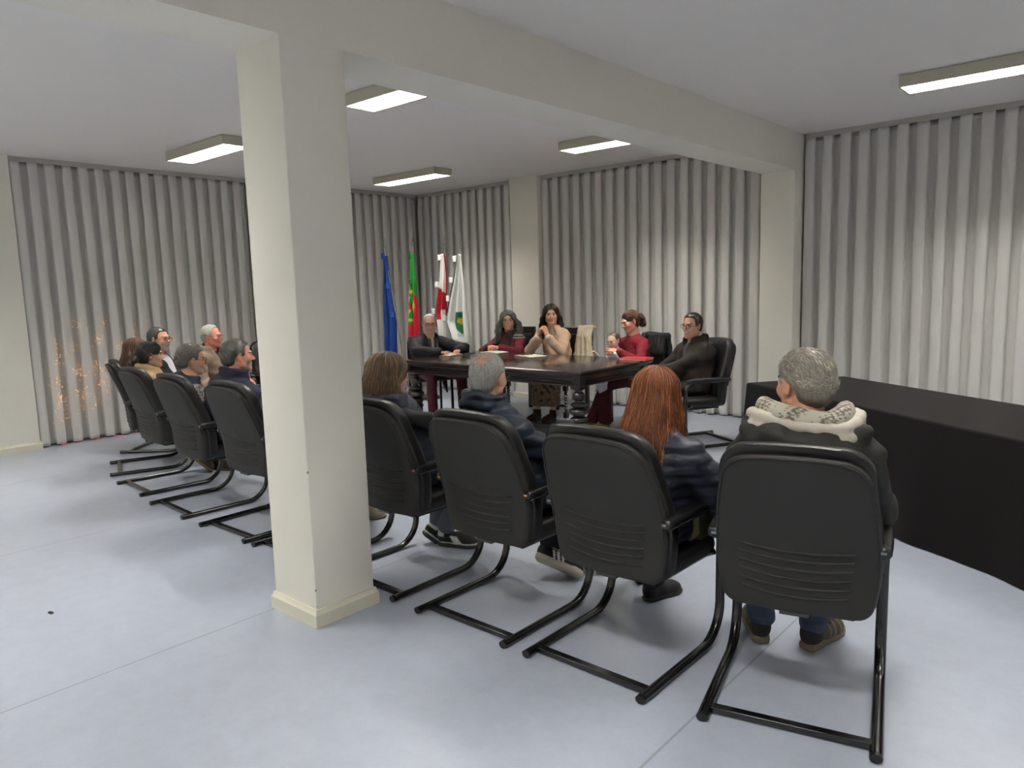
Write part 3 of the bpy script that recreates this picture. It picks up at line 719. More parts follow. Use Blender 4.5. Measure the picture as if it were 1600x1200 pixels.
def nets(V, lo, h):
    S = V < 0; c = S[:-1, :-1, :-1].astype(np.int8)
    offs = [(i, j, k) for i in (0, 1) for j in (0, 1) for k in (0, 1)]; n = V.shape
    c = sum(S[i:n[0] - 1 + i, j:n[1] - 1 + j, k:n[2] - 1 + k].astype(np.int8) for i, j, k in offs)
    act = (c > 0) & (c < 8); idx = np.argwhere(act); ids = np.full(act.shape, -1, np.int64); ids[act] = np.arange(len(idx))
    cv = np.stack([V[idx[:, 0] + i, idx[:, 1] + j, idx[:, 2] + k] for i, j, k in offs], 1)
    P = np.zeros((len(idx), 3)); cnt = np.zeros(len(idx))
    for a in range(8):
        for b in range(a + 1, 8):
            oa, ob = np.array(offs[a]), np.array(offs[b])
            if np.abs(oa - ob).sum() != 1: continue
            m = (cv[:, a] < 0) != (cv[:, b] < 0); t = cv[m, a] / (cv[m, a] - cv[m, b])
            P[m] += oa + t[:, None] * (ob - oa); cnt[m] += 1
    P = lo + (idx + P / np.maximum(cnt, 1)[:, None]) * h; F = []
    def quads(s0, s1, get):
        m = s0 != s1; q = np.argwhere(m); fl = s1[m]; a, b, c_, d = get(q)
        Q = np.stack([a, b, c_, d], 1); Q[fl] = Q[fl][:, ::-1]; F.append(Q)
    quads(S[:-1, 1:-1, 1:-1], S[1:, 1:-1, 1:-1], lambda q: [ids[q[:, 0], q[:, 1] + u, q[:, 2] + v] for u, v in ((0, 0), (1, 0), (1, 1), (0, 1))])
    quads(S[1:-1, :-1, 1:-1], S[1:-1, 1:, 1:-1], lambda q: [ids[q[:, 0] + u, q[:, 1], q[:, 2] + v] for u, v in ((0, 0), (0, 1), (1, 1), (1, 0))])
    quads(S[1:-1, 1:-1, :-1], S[1:-1, 1:-1, 1:], lambda q: [ids[q[:, 0] + u, q[:, 1] + v, q[:, 2]] for u, v in ((0, 0), (1, 0), (1, 1), (0, 1))])
    F = np.concatenate(F); F = F[(F >= 0).all(1)]
    # one light relaxation keeps the surface clean
    acc = np.zeros_like(P); n_ = np.zeros(len(P))
    for a, b in ((0, 1), (1, 2), (2, 3), (3, 0)):
        np.add.at(acc, F[:, a], P[F[:, b]]); np.add.at(n_, F[:, a], 1); np.add.at(acc, F[:, b], P[F[:, a]]); np.add.at(n_, F[:, b], 1)
    P = P * .5 + .5 * acc / np.maximum(n_, 1)[:, None]
    return P, F

def np_obj(name, parts, m, parent=None, smooth=180):
    """parts: list of (verts, quads, colours|None) -> one mesh object"""
    V = []; Fq = []; C = []; o = 0
    for P, F, c in parts:
        V.append(P); Fq.append(np.asarray(F) + o); o += len(P); C.append(np.broadcast_to(np.array(c if c is not None else (.5, .5, .5), dtype=np.float32), (len(P), 3)))
    V = np.concatenate(V); me = bpy.data.meshes.new(name); nf = sum(len(f) for f in Fq); w_ = 4
    me.vertices.add(len(V)); me.vertices.foreach_set('co', V.astype(np.float32).ravel())
    F = np.concatenate(Fq); me.loops.add(F.size); me.loops.foreach_set('vertex_index', F.ravel().astype(np.int32))
    me.polygons.add(len(F)); me.polygons.foreach_set('loop_start', (np.arange(len(F)) * w_).astype(np.int32)); me.polygons.foreach_set('loop_total', np.full(len(F), w_, np.int32))
    me.update(calc_edges=True); me.validate()
    return finish(name, me, m, parent, smooth, col=np.concatenate(C))

def rotm(yaw=0, pitch=0, roll=0):
    """yaw about z (ccw), pitch about x (negative looks down), roll about y"""
    return np.array(Matrix.Rotation(yaw, 3, 'Z') @ Matrix.Rotation(pitch, 3, 'X') @ Matrix.Rotation(roll, 3, 'Y'))

SKIN = srgb(232, 184, 158); SKIN2 = srgb(218, 164, 136); SKINR = srgb(226, 160, 136)

# ---- heads (head frame: x right, y forward, z up, origin between the ears)
def head_sdf(p):
    w_ = p.get('w', 1.0); j = p.get('jaw', 1.0); s = SDF()
    s.ell((0, -.014, .034), (.075 * w_, .094, .082), .01)
    s.ell((0, .024, -.022), (.062 * w_, .066, .084), .03)
    s.cap((-.046 * w_ * j, .008, -.058), (-.012, .066, -.09), .022 * j, .02, .025).cap((.046 * w_ * j, .008, -.058), (.012, .066, -.09), .022 * j, .02, .025)
    s.ell((0, .07, -.092), (.022, .018, .017), .02)
    s.ell((-.036, .06, -.022), (.026, .024, .024), .02).ell((.036, .06, -.022), (.026, .024, .024), .02)
    s.cap((-.034, .083, .024), (.034, .083, .024), .009, .009, .018)
    for q in (-1, 1):
        s.ell((q * .031, .1, .005), (.019, .016, .012), .012, sub=True)
        s.ell((q * .031, .0765, .005), (.0165, .0145, .0125), .004)
    s.cap((0, .086, .012), (0, .107, -.021), .0075, .0125 * p.get('nose', 1), .012)
    s.ell((-.011, .1, -.025), (.008, .009, .007), .006).ell((.011, .1, -.025), (.008, .009, .007), .006)
    s.ell((0, .084, -.055), (.024, .011, .014), .012)
    s.cap((-.02, .086, -.0505), (.02, .086, -.0505), .0045, .0045, .006).cap((-.017, .086, -.0605), (.017, .086, -.0605), .0055, .0055, .006)
    s.cap((-.019, .094, -.0555), (.019, .094, -.0555), .0035, .0035, .003, sub=True)
    for q in (-1, 1):
        R = rotm(q * -.25, -.15, q * .1)
        s.ell((q * .079 * w_, -.006, .0), (.008, .017, .032), .008, R=R); s.ell((q * .088 * w_, .0, .004), (.006, .009, .017), .004, R=R, sub=True)
        s.ell((q * .074 * w_, -.002, -.022), (.009, .01, .012), .008)
    return s

def head_colour(P, p):
    sk = np.array(p.get('skin', SKIN)); c = np.tile(sk, (len(P), 1)); x, y, z = P[:, 0], P[:, 1], P[:, 2]; ax = np.abs(x)
    def blend(mask, col, f): nonlocal c; mm = (mask * f)[:, None]; c = c * (1 - mm) + np.array(col) * mm
    sm = lambda d, r: np.clip(1 - d / r, 0, 1)
    blend(sm(np.sqrt((ax - .04) ** 2 + (y - .07) ** 2 + (z + .025) ** 2), .03), (sk[0], sk[1] * .72, sk[2] * .7), .3)        # cheeks
    blend(sm(np.sqrt(x ** 2 + (y - .115) ** 2 + (z + .02) ** 2), .02), (sk[0] * .97, sk[1] * .76, sk[2] * .72), .25)
    if 'stubble' in p:
        m = ((z < -.032 - .25 * np.maximum(0, .07 - y) * 0) & (y > -.0) & (z > -.125)).astype(float) * np.clip((-.025 - z) / .02, 0, 1) * np.clip((y + .0) / .03, 0, 1)
        m2 = ((ax < .035) & (z < -.036) & (z > -.052) & (y > .08)).astype(float)
        blend(np.maximum(m, m2), p['stubble'], p.get('stubf', .75))
    if 'bald' in p: pass
    z0_ = z; z = z - (9 * ax ** 2 - .001) * (1 if p.get('smile') else 0)
    lip = (ax < .022) & (y > .083) & (z > -.069) & (z < -.0445)
    blend(lip.astype(float), p.get('lip', (sk[0] * .75, sk[1] * .5, sk[2] * .5)), .6)
    if p.get('smile'): blend(((ax < .021) & (y > .083) & (z > -.0595) & (z < -.052)).astype(float), (.75, .72, .68), .9)
    z = z0_
    bz = .0265 - 2.2 * (ax - .032) ** 2 * 3
    blend(((np.abs(z - bz) < .0036) & (ax > .013) & (ax < .052) & (y > .05)).astype(float), p.get('brow', (.03, .02, .015)), p.get('browf', .85))
    if not p.get('closed'):
        d = np.sqrt((ax - .031) ** 2 + (z - .005) ** 2)
        blend(((ax > .017) & (ax < .045) & (np.abs(z - .005) < .0068) & (y > .078)).astype(float), (.6, .57, .54), .9)
        blend(((d < .0062) & (y > .078)).astype(float), (.02, .013, .01), 1.0)
        blend(((np.abs(z - .0125) < .0028) & (ax > .016) & (ax < .047) & (y > .075)).astype(float), (.03, .02, .018), .7)
    else:
        blend(((np.abs(z - .0015) < .0028) & (ax > .016) & (ax < .047) & (y > .075)).astype(float), (.03, .02, .018), .8)
    return np.clip(c, 0, 1)

def ribbon_strands(paths, radii, cols, seg=3):
    """many thin tapered strands as one quad mesh. paths (n, m, 3)"""
    n, m, _ = paths.shape; T = np.gradient(paths, axis=1); T /= np.linalg.norm(T, axis=2, keepdims=True) + 1e-9
    ref = np.array([.31, .77, .55]); U = np.cross(T, ref); U /= np.linalg.norm(U, axis=2, keepdims=True) + 1e-9; W = np.cross(T, U)
    a = 2 * PI * np.arange(seg) / seg; tp = np.linspace(0, 1, m); prof = np.where(tp < .15, .5 + tp / .3, 1 - ((tp - .15) / .85) ** 2 * .85)
    r = radii[:, None] * prof[None]; ring = paths[:, :, None, :] + r[:, :, None, None] * (np.cos(a)[None, None, :, None] * U[:, :, None] + np.sin(a)[None, None, :, None] * W[:, :, None])
    V = ring.reshape(-1, 3); F = []
    b = np.arange(n)[:, None, None] * m * seg + np.arange(m - 1)[None, :, None] * seg; k = np.arange(seg)[None, None]; k2 = (k + 1) % seg
    F = np.stack([b + k, b + k2, b + seg + k2, b + seg + k], -1).reshape(-1, 4)
    return V, F, np.repeat(cols, m * seg, axis=0)

def hair_parts(p, st, rng):
    """returns list of (V, F, colour) in head frame"""
    w_ = p.get('w', 1.0); C0 = np.array([0, -.014, .034]); base = np.array(p.get('hair', (.03, .02, .015))); out = []
    style = p['style']; nS = p.get('strands', 260); tk = p.get('thick', .008)
    s = SDF(); R0 = np.array([.075 * w_, .094, .082])
    R1 = R0 + tk
    s.ell(C0, R1, .01)
    if style in ('short', 'bald', 'side'):
        s.ell((0, -.05, -.02), (.062 * w_ + tk * .5, .055 + tk, .06), .02)
    if style in ('long', 'pony', 'bun'):
        s.ell((0, -.035, -.02), (.064 * w_ + tk, .06 + tk * .6, .07), .03)
    if style == 'long':
        Ln = p.get('len', .25); sp = p.get('spread', 1.0)
        for q in (-1, 1):
            s.chain([(q * .06, -.025, .04), (q * .074 * sp, -.03, -.05), (q * .082 * sp, -.03, -.12), (q * .088 * sp, -.03 + p.get('fwd', .0), -Ln + .05)], [.026, .026, .028, .012], .03)
        s.chain([(0, -.06, .02), (0, -.07, -.06), (0, -.08, -.12), (0, -.09, -Ln * .7)], [.045, .038, .034, .015], .04)
        s.chain([(-.045, -.06, 0), (-.055 * sp, -.07, -.1), (-.06 * sp, -.08, -Ln * .75)], [.028, .028, .012], .04); s.chain([(.045, -.06, 0), (.055 * sp, -.07, -.1), (.06 * sp, -.08, -Ln * .75)], [.028, .028, .012], .04)
    if style == 'bun': s.ell((0, -.125, .0), (.045, .04, .055), .012).ell((.0, -.125, -.06), (.03, .028, .045), .015)
    if style == 'pony': s.chain([(0, -.1, .0), (0, -.13, -.05), (.0, -.125, -.14)], [.035, .032, .02], .02)
    # open the face
    hl = p.get('hairline', .075)
    if style in ('short', 'bald', 'side'):
        s.box((0, .125, hl - .11), (.12, .088, .11), .03, .012, sub=True)
        s.box((0, .04, -.075), (.12, .075, .075), .02, .015, sub=True)
        s.ell((-.09, .0, -.015), (.03, .022, .034), .01, sub=True).ell((.09, .0, -.015), (.03, .022, .034), .01, sub=True)
        s.box((0, -.03, -.15), (.12, .12, .06), .02, .02, sub=True)
    else:
        s.ell((0, .125, -.035 + (hl - .075)), (.076 * w_, .1, .108), .012, sub=True); s.ell((0, .09, -.12), (.05, .1, .06), .02, sub=True)
        if style in ('bun', 'pony'): s.box((0, .05, -.07), (.12, .075, .075), .02, .015, sub=True); s.ell((.088, 0, -.01), (.025, .018, .03), .01, sub=True); s.ell((-.088, 0, -.01), (.025, .018, .03), .01, sub=True)
    if style == 'bald': s.ell((0, -.062, .108), (.05, .05, .04), .03, sub=True)
    lo = (-.19, -.22, -.42 if style == 'long' else -.2); hi = (.19, .12, .16)
    def disp(X, Y, Z): return .0014 * np.sin(np.arctan2(X, -(Y + .01)) * 34 + Z * 25 + 3 * np.sin(Z * 30)) * (1 if style != 'short' else .6) + .0015 * np.sin(X * 160 + Z * 90) * np.sin(Y * 140)
    V, F = s.mesh(lo, hi, .0055, disp); cc = base[None] * (.8 + .25 * np.sin(np.arctan2(V[:, 0], -(V[:, 1] + .01)) * 41 + V[:, 2] * 30) * .5)[:, None]
    out.append((V, F, np.clip(cc * p.get('basedark', .75), 0, 1)))
    # strands over the mass
    if nS:
        n = nS; th = rng.uniform(0, 2 * PI, n * 6); cz = rng.uniform(-.85 if style in ('short', 'bald', 'side') else -.45, 1, n * 6); sr = np.sqrt(1 - cz ** 2)
        d = np.stack([sr * np.cos(th), sr * np.sin(th), cz], 1); pt = C0 + d * (R0 + tk * .6)
        
        if style in ('short', 'bald', 'side'): pt[:, 1] -= np.where(pt[:, 1] < 0, (.008 + p.get('nape', .8) * tk) * np.clip((.045 - pt[:, 2]) / .06, 0, 1), 0)
        y, z = pt[:, 1], pt[:, 2]; ax = np.abs(pt[:, 0])
        if style in ('short', 'bald', 'side'):
            ok = ~(((y > .035) & (z < hl + .0)) | ((y > -.03) & (z < .012)) | ((np.abs(y) < .03) & (z < .03) & (ax > .06)))
            ok &= ~((y > .06) & (z < hl + .012)); ok &= z > -.085
            if style == 'bald': q_ = np.sqrt((pt[:, 0] / .052) ** 2 + ((y + .07) / .055) ** 2 + ((z - .095) / .05) ** 2); ok &= (q_ > 1) | (rng.random(len(q_)) < .12 + .5 * (q_ > .8))
        else: ok = ~((y > .02) & (z < hl)) & (z > -.02)
        pt = pt[ok][:n]; n = len(pt); d = (pt - C0) / R0; d /= np.linalg.norm(d, axis=1, keepdims=True)
        if style in ('short', 'bald', 'side'):
            m = 5; flow = np.tile(np.array(p.get('flow', (0, -.8, -.35))), (n, 1)) + rng.normal(0, .22, (n, 3)); flow[:, 0] += pt[:, 0] * 4
            flow -= (flow * d).sum(1, keepdims=True) * d; flow /= np.linalg.norm(flow, axis=1, keepdims=True) + 1e-9
            L = p.get('slen', .03) * rng.uniform(.7, 1.25, n); t = np.linspace(0, 1, m)
            lift = (p.get('lift', .25) * np.clip((pt[:, 2] + .05) / .09, .1, 1))[:, None]
            paths = pt[:, None] + flow[:, None] * (L[:, None] * t)[..., None] + d[:, None] * (L[:, None] * (lift * t - .35 * t * t))[..., None] + 0
            rad = rng.uniform(.0012, .0022, n)
        else:
            m = 16; Ln = p.get('len', .25) if style == 'long' else .16
            t = np.linspace(0, 1, m); paths = np.zeros((n, m, 3)); sp = p.get('spread', 1.0)
            az = np.arctan2(d[:, 0], -d[:, 1]); az0 = az.copy()
            if style == 'long': az = np.clip(az, -1.75, 1.75)
            lat = rng.normal(0, 1, (n, 2)); deep = 1 - .32 * rng.random(n) ** 2.2; clump = np.sin(az0 * 9 + 1.3) * .008
            pol = np.arccos(np.clip(d[:, 2], -1, 1)); end = rng.uniform(.85, 1.05, n) * Ln; ph = rng.uniform(0, 6.28, n); wa = p.get('wavy', .006)
            for i, tt in enumerate(t):
                if style == 'long':
                    po = np.minimum(pol + tt * 3.2, PI / 2 + .1); f = np.clip((pol + tt * 3.2 - PI / 2) / max(.01, 3.2 - .8), 0, 1)
                    a_ = az0 + (az - az0) * min(1, tt * 2)
                    rx, ry = R0[0] + tk + .006 + (.042 * sp - .01) * f + lat[:, 0] * .007 * f + .003 * lat[:, 1], R0[1] + tk + .004 + (.05 + p.get('back', 0)) * f + lat[:, 1] * .008 * f + clump * f + .003 * lat[:, 0]
                    dp = 1 - (1 - deep) * np.clip(f * 1.5, 0, 1); x = np.sin(po) * np.sin(a_) * rx * dp; yy = -np.sin(po) * np.cos(a_) * ry * dp - .014; zz = .034 + np.cos(po) * (R0[2] + tk + .003)
                    zz = np.where(f > 0, .03 - f * (end + .02), zz)
                    x = x + wa * np.sin(ph * .5 + tt * 11) * f + .012 * lat[:, 1] * f; yy = yy + wa * np.cos(ph * 1.7 + tt * 11) * f + p.get('fwd', 0) * f * np.clip(np.abs(np.sin(a_)) * 2 - 1, 0, 1)
                    paths[:, i] = np.stack([x, yy, zz], 1)
                else:
                    tgt = np.array([0, -.105, .0]); q = pt * (1 - tt) + tgt * tt; dd = (q - C0) / (R0 + tk + .002); nn = np.linalg.norm(dd, axis=1, keepdims=True); q2 = C0 + (q - C0) / np.maximum(nn, .01) * 1.0
                    q2 = np.where(nn < 1.0, q2, q); paths[:, i] = q2
            rad = rng.uniform(.0016, .0032, n) * p.get('srad', 1)
        var = rng.uniform(*p.get('var', (.5, 1.7)), n)[:, None]; cols = base[None] * var
        if 'hair2' in p: k = rng.random(n)[:, None] < p.get('mixf', .35); cols = np.where(k, np.array(p['hair2'])[None] * var, cols)
        out.append(ribbon_strands(paths, rad, np.clip(cols, 0, 1)))
    if style == 'bun' and nS:      # curly knot
        n = 90; cen = np.array([0, -.13, -.02]); t = np.linspace(0, 1, 9); a0 = rng.uniform(0, 6.28, n); b0 = rng.normal(0, 1, (n, 3)); b0 /= np.linalg.norm(b0, axis=1, keepdims=True)
        paths = cen + b0[:, None] * np.array([.04, .035, .06]) + np.stack([.014 * np.sin(a0[:, None] + t * 9), .014 * np.cos(a0[:, None] + t * 9), -.04 * t[None] + 0 * a0[:, None]], -1)
        out.append(ribbon_strands(paths, rng.uniform(.002, .0035, n), np.clip(base[None] * rng.uniform(.7, 1.8, n)[:, None], 0, 1)))
    return out

# ---- hands (hand frame: wrist at origin, fingers +y, palm faces -z, thumb on +x side)
def hand_mesh(curl=(.5, .5, .55, .6), thumb=.4, spread=.06, mirror=False, sc=1.0):
    s = SDF(); mx = -1 if mirror else 1
    kn = [(.030, .088, .0), (.010, .093, .003), (-.010, .090, .002), (-.028, .082, -.001)]; L = [(.042, .025, .02), (.046, .029, .021), (.043, .027, .02), (.034, .02, .018)]
    P = lambda v: (v[0] * mx * sc, v[1] * sc, v[2] * sc)
    s.cap(P((0, -.03, 0)), P((0, .01, 0)), .024 * sc, .023 * sc, .02)
    for i, k in enumerate(kn):
        s.cap(P((k[0] * .55, .012, 0)), P(k), .0145 * sc, .0105 * sc, .014)
        a = 0; dirx = (1.5 - i) * spread; q = Vector(k)
        for j, l in enumerate(L[i]):
            a += curl[i] * (1.0 if j else .9); dv = Vector((math.sin(dirx) * math.cos(a), math.cos(a) * math.cos(dirx), -math.sin(a))); r = q + dv * l
            s.cap(P(q), P(r), (.0092 - .0006 * j) * sc, (.0086 - .0008 * j) * sc, .004); q = r
    q = Vector((.022, .02, -.006)); a = .0
    s.cap(P((.012, .012, -.004)), P((.03, .038, -.012)), .015 * sc, .0125 * sc, .012)
    q = Vector((.03, .038, -.012))
    for j, l in enumerate((.032, .026)):
        dv = Vector((.62 - thumb * (.5 + j * .6), .75, -.25 - thumb * (.5 + .4 * j))).normalized(); r = q + dv * l; s.cap(P(q), P(r), (.0108 - .001 * j) * sc, (.0098 - .0012 * j) * sc, .005); q = r
    return s.mesh(np.array((-.075, -.06, -.11)) * sc, np.array((.075, .2, .06)) * sc, .0032 * max(sc, .7))

def frame_from(fwd, up):
    f = np.array(fwd, float); f /= np.linalg.norm(f); u = np.array(up, float); u -= f * (u @ f); u /= np.linalg.norm(u); r = np.cross(f, u)
    return np.stack([r, f, u], 1)      # columns: x, y, z

def ik(a, c, l1, l2, hint):
    a, c, hint = np.array(a, float), np.array(c, float), np.array(hint, float); d = c - a; L = np.linalg.norm(d)
    if L > (l1 + l2) * .995: c = a + d / L * (l1 + l2) * .995; d = c - a; L = np.linalg.norm(d)
    dn = d / L; x = (l1 * l1 - l2 * l2 + L * L) / (2 * L); h = math.sqrt(max(l1 * l1 - x * x, 0)); hp = hint - dn * (hint @ dn); hp /= np.linalg.norm(hp) + 1e-9
    return a + dn * x + hp * h, c

# ---- shoes (foot frame: heel at origin on the ground, toe +y)
def shoe_parts(L=.28):
    s = SDF(); k = L / .28
    s.chain([(0, .045, .055), (0, .13, .052), (0, .2, .04), (0, .235, .034)], [.036, .039, .04, .034], .03); s.ell((0, .04, .06), (.036, .045, .05), .02)
    s.cap((0, .045, .07), (0, .04, .115), .036, .04, .02); s.cap((0, .04, .1), (0, .035, .15), .03, .03, .003, sub=True)
    s.box((0, .12, -.03), (.08, .2, .05), .0, .004, sub=True)
    V, F = s.mesh((-.06, -.03, -.0), (.06, .31, .15), .006); V = V * k
    ol = [(-.03, .008), (.03, .008), (.036, .04), (.034, .09), (.036, .14), (.044, .19), (.042, .235), (.026, .268), (0, .28), (-.026, .268), (-.042, .235), (-.042, .19), (-.034, .14), (-.034, .09), (-.036, .04)]
    ol = [(0, .0)] + ol[1:] + [(-.03, .008)]
    return V, F, [(x * k, y * k) for x, y in ol]

def wrinkle(seed, amp=.004, quilt=None, fs=1.0):
    r = np.random.default_rng(seed); ph = r.uniform(0, 6.28, 8)
    def f(X, Y, Z):
        d = amp * (np.sin(X * 19 * fs + Y * 13 + Z * 27 * fs + ph[0]) * np.sin(Y * 23 * fs - Z * 11 + ph[1]) + .7 * np.sin(X * 37 - Z * 31 + ph[2] + 2 * np.sin(Y * 15)) * np.sin(Y * 29 + Z * 17 + ph[3]) + .45 * np.sin(Z * 62 + 3 * np.sin(X * 17 + ph[4]) + 2 * np.sin(Y * 13)))
        if quilt: d = d - quilt[1] * (np.abs(np.sin(PI * (Z + .012 * np.sin(X * 8)) / quilt[0])) ** .6 - .6)
        return d
    return f

def person(sp):
    """seated person from a joint specification; world placement by sp['pos'] and sp['ang']"""
    rng = np.random.default_rng(sp.get('seed', 1)); sc = sp.get('scale', 1.0); A = sp['ang']; pos = np.array([sp['pos'][0], sp['pos'][1], 0.])
    Rw = np.array(Matrix.Rotation(A, 3, 'Z'))
    loc = lambda w_: Rw.T @ (np.array(w_, float) - pos)
    hw = np.array(sp['head']); Hc = loc(hw) if len(hw) == 3 else None      # head centre, world
    pel = np.array([0, sp.get('pely', .0), sp.get('seat', .485) + .09 * sc]); fat = sp.get('fat', 1.0); sw = sp.get('shw', .185) * sc
    HY = A * 0 + sp.get('hyaw', A) - A; Rh = rotm(HY, sp.get('hpitch', 0), sp.get('hroll', 0)); hs = sp.get('hs', 1.0)
    nb = Hc + np.array([0, -.03, -.15 * hs]) - Rh[:, 1] * .01; nb[2] = min(nb[2], Hc[2] - .145 * hs)      # neck base
    tw = Matrix.Rotation(sp.get('twist', 0), 3, 'Z'); sd = np.array(tw @ Vector((1, 0, 0)))
    ch = pel * .38 + nb * .62 + np.array([0, -.015, -.02]); 
    shL, shR = nb - sd * sw + np.array([0, 0, -.1 + sp.get('shz', 0)]), nb + sd * sw + np.array([0, 0, -.1 + sp.get('shz', 0)])
    hipL, hipR = pel + np.array([-.09 * sc, .02, -.01]), pel + np.array([.09 * sc, .02, -.01])
    la, lf, lt, ls = .29 * sc, .255 * sc, .43 * sc, .42 * sc
    # hands
    def tgt(key, default):
        v = sp.get(key); return loc(v) if v is not None else np.array(default)
    wL, wR = tgt('hl', (-.1, .3 * sc, pel[2] + .08)), tgt('hr', (.1, .3 * sc, pel[2] + .08))
    eL, wL = ik(shL, wL, la, lf, sp.get('ehl', (-.6, -.5, -.8))); eR, wR = ik(shR, wR, la, lf, sp.get('ehr', (.6, -.5, -.8)))
    fL, fR = tgt('fl', (-.12, .42, 0)), tgt('fr', (.12, .42, 0))
    yl, pl = sp.get('fyl', 0), sp.get('fpl', 0); yr, pr = sp.get('fyr', 0), sp.get('fpr', 0)
    RfL, RfR = rotm(yl, -pl, sp.get('frl', 0)), rotm(yr, -pr, sp.get('frr', 0))
    aL, aR = fL + RfL @ np.array([0, .045, .1]), fR + RfR @ np.array([0, .045, .1])
    kL, aL = ik(hipL, aL, lt, ls, sp.get('khl', (-.15, .6, .8))); kR, aR = ik(hipR, aR, lt, ls, sp.get('khr', (.15, .6, .8)))
    res = sp.get('res', .012); skin = sp.get('skin', SKIN); hp = dict(sp.get('face', {})); hp.setdefault('skin', skin); hp['w'] = hp.get('w', 1.0)
    # -------- body: one continuous skin surface
    hsd = head_sdf(hp); parts = []
    V, F = hsd.mesh((-.11, -.13, -.13), (.11, .14, .135), sp.get('hres', .004)); col = head_colour(V, hp); parts.append(((V * hs) @ Rh.T + Hc, F, col))
    b = SDF(); nr = sp.get('neckr', .054) * hs
    b.cap(Hc + Rh @ np.array([0, -.02, -.03]) * hs, nb + np.array([0, 0, .0]), nr, nr * 1.12, .03)
    b.cap(nb, ch, .06 * sc, .1 * sc, .05); b.ell(ch, (.14 * sc * fat, .1 * sc * fat, .16 * sc), .05); b.ell(pel * .7 + ch * .3, (.135 * sc * fat, .1 * sc * fat, .14 * sc), .05); b.ell(pel, (.15 * sc, .11 * sc, .1 * sc), .05)
    b.cap(shL, shR, .045 * sc, .045 * sc, .05)
    for s_, e_, w__ in ((shL, eL, wL), (shR, eR, wR)): b.cap(s_, e_, .042 * sc, .034 * sc, .03); b.cap(e_, w__, .034 * sc, .023 * sc, .02)
    for h_, k_, a_ in ((hipL, kL, aL), (hipR, kR, aR)): b.cap(h_, k_, .07 * sc, .05 * sc, .04); b.cap(k_, a_, .048 * sc, .036 * sc, .02)
    allp = np.array([pel, nb, shL, shR, eL, eR, wL, wR, kL, kR, aL, aR]); lo, hi = allp.min(0) - .2 * sc, allp.max(0) + .2 * sc; lo[2] = max(lo[2], .0)
    V, F = b.mesh(lo, hi, res); c_ = np.tile(np.array(skin), (len(V), 1))
    if 'legcol' in sp: c_[V[:, 2] < .3] = sp['legcol']
    parts.append((V, F, c_))
    for key, w__, e_, mir in (('L', wL, eL, False), ('R', wR, eR, True)):
        hd = sp.get('hand' + key)
        if hd is None and sp.get('nohands'): continue
        hd = hd or {}
        V, F = hand_mesh(hd.get('curl', (.45, .5, .5, .55)), hd.get('thumb', .4), hd.get('spread', .06), mirror=mir, sc=sp.get('handsc', sc))
        fw = np.array(hd['dir']) if 'dir' in hd else (w__ - e_); up = np.array(hd.get('up', (0, 0, 1)))
        if 'dir' in hd and hd.get('world', True): fw = Rw.T @ fw; up = Rw.T @ up
        Rm = frame_from(fw, up); V = V @ Rm.T + w__ + Rm[:, 1] * .012; parts.append((V, F, np.tile(np.array(skin) * (1, .93, .9), (len(V), 1))))
    nm = sp.get('name', 'person')
    root = np_obj(nm, parts, M['skin']); root.location = tuple(pos); root.rotation_euler = (0, 0, A); tag(root, sp['label'], sp.get('cat', 'person'))
    # -------- hair
    if hp.get('style'):
        hh = hair_parts(hp, sp, rng); np_obj('hair', [((V * hs) @ Rh.T + Hc, F, c) for V, F, c in hh], M['hair'], root)
    # -------- garments
    T = sp.get('top', {}); t = T.get('t', .022); c0_ = np.array(T.get('col', (.05, .05, .06)))
    def sleeve(g, t, r1=.048, r2=.042, r3=.037, upto=.93, k=.03):
        for s_, e_, w__ in ((shL, eL, wL), (shR, eR, wR)):
            we = e_ + (w__ - e_) * upto; g.cap(s_, e_, (r1 + t) * sc, (r2 + t) * sc, k); g.cap(e_, we, (r2 + t) * sc, (r3 + t * .8) * sc, .02)
    def torso(g, t, hem=0.0):
        g.ell(ch, ((.155 * fat + t) * sc, (.115 * fat + t) * sc, (.19 + t) * sc), .06); mid = pel * .6 + ch * .4; g.ell(mid, ((.15 * fat + t) * sc, (.12 * fat + t) * sc, (.17 + t) * sc), .06)
        g.ell(pel + np.array([0, .0, -.01 - hem]), ((.165 * fat + t) * sc, (.13 * fat + t) * sc, (.1 + t) * sc), .05)
        g.cap(shL + (nb - shL) * .1, shR + (nb - shR) * .1, (.045 + t) * sc, (.045 + t) * sc, .06); m1 = nb + np.array([0, 0, -.045]); g.cap(m1, shL, (.045 + t) * sc, (.04 + t) * sc, .04); g.cap(m1, shR, (.045 + t) * sc, (.04 + t) * sc, .04); g.cap(nb + np.array([0, 0, -.02 + sp.get('neckdrop', 0)]), ch, (.068 + t * .7) * sc, .1 * sc, .05)
    lo2, hi2 = lo - .05, hi + .05; hi2[2] = nb[2] + .16
    def cut_neck(g):      # open collar
        g.cap(nb + np.array([0, .015, .01]), nb + (Hc - nb) * .9 + np.array([0, .02, 0]), (nr + .004), (nr + .02), .01, sub=True)
    g = SDF(); torso(g, t, T.get('hem', 0))
    if T.get('sleeves', True): sleeve(g, t, upto=T.get('upto', .93))
    else: g.cap(shL, shL * .8 + eL * .2, (.05 + t) * sc, (.045 + t) * sc, .03); g.cap(shR, shR * .8 + eR * .2, (.05 + t) * sc, (.045 + t) * sc, .03)
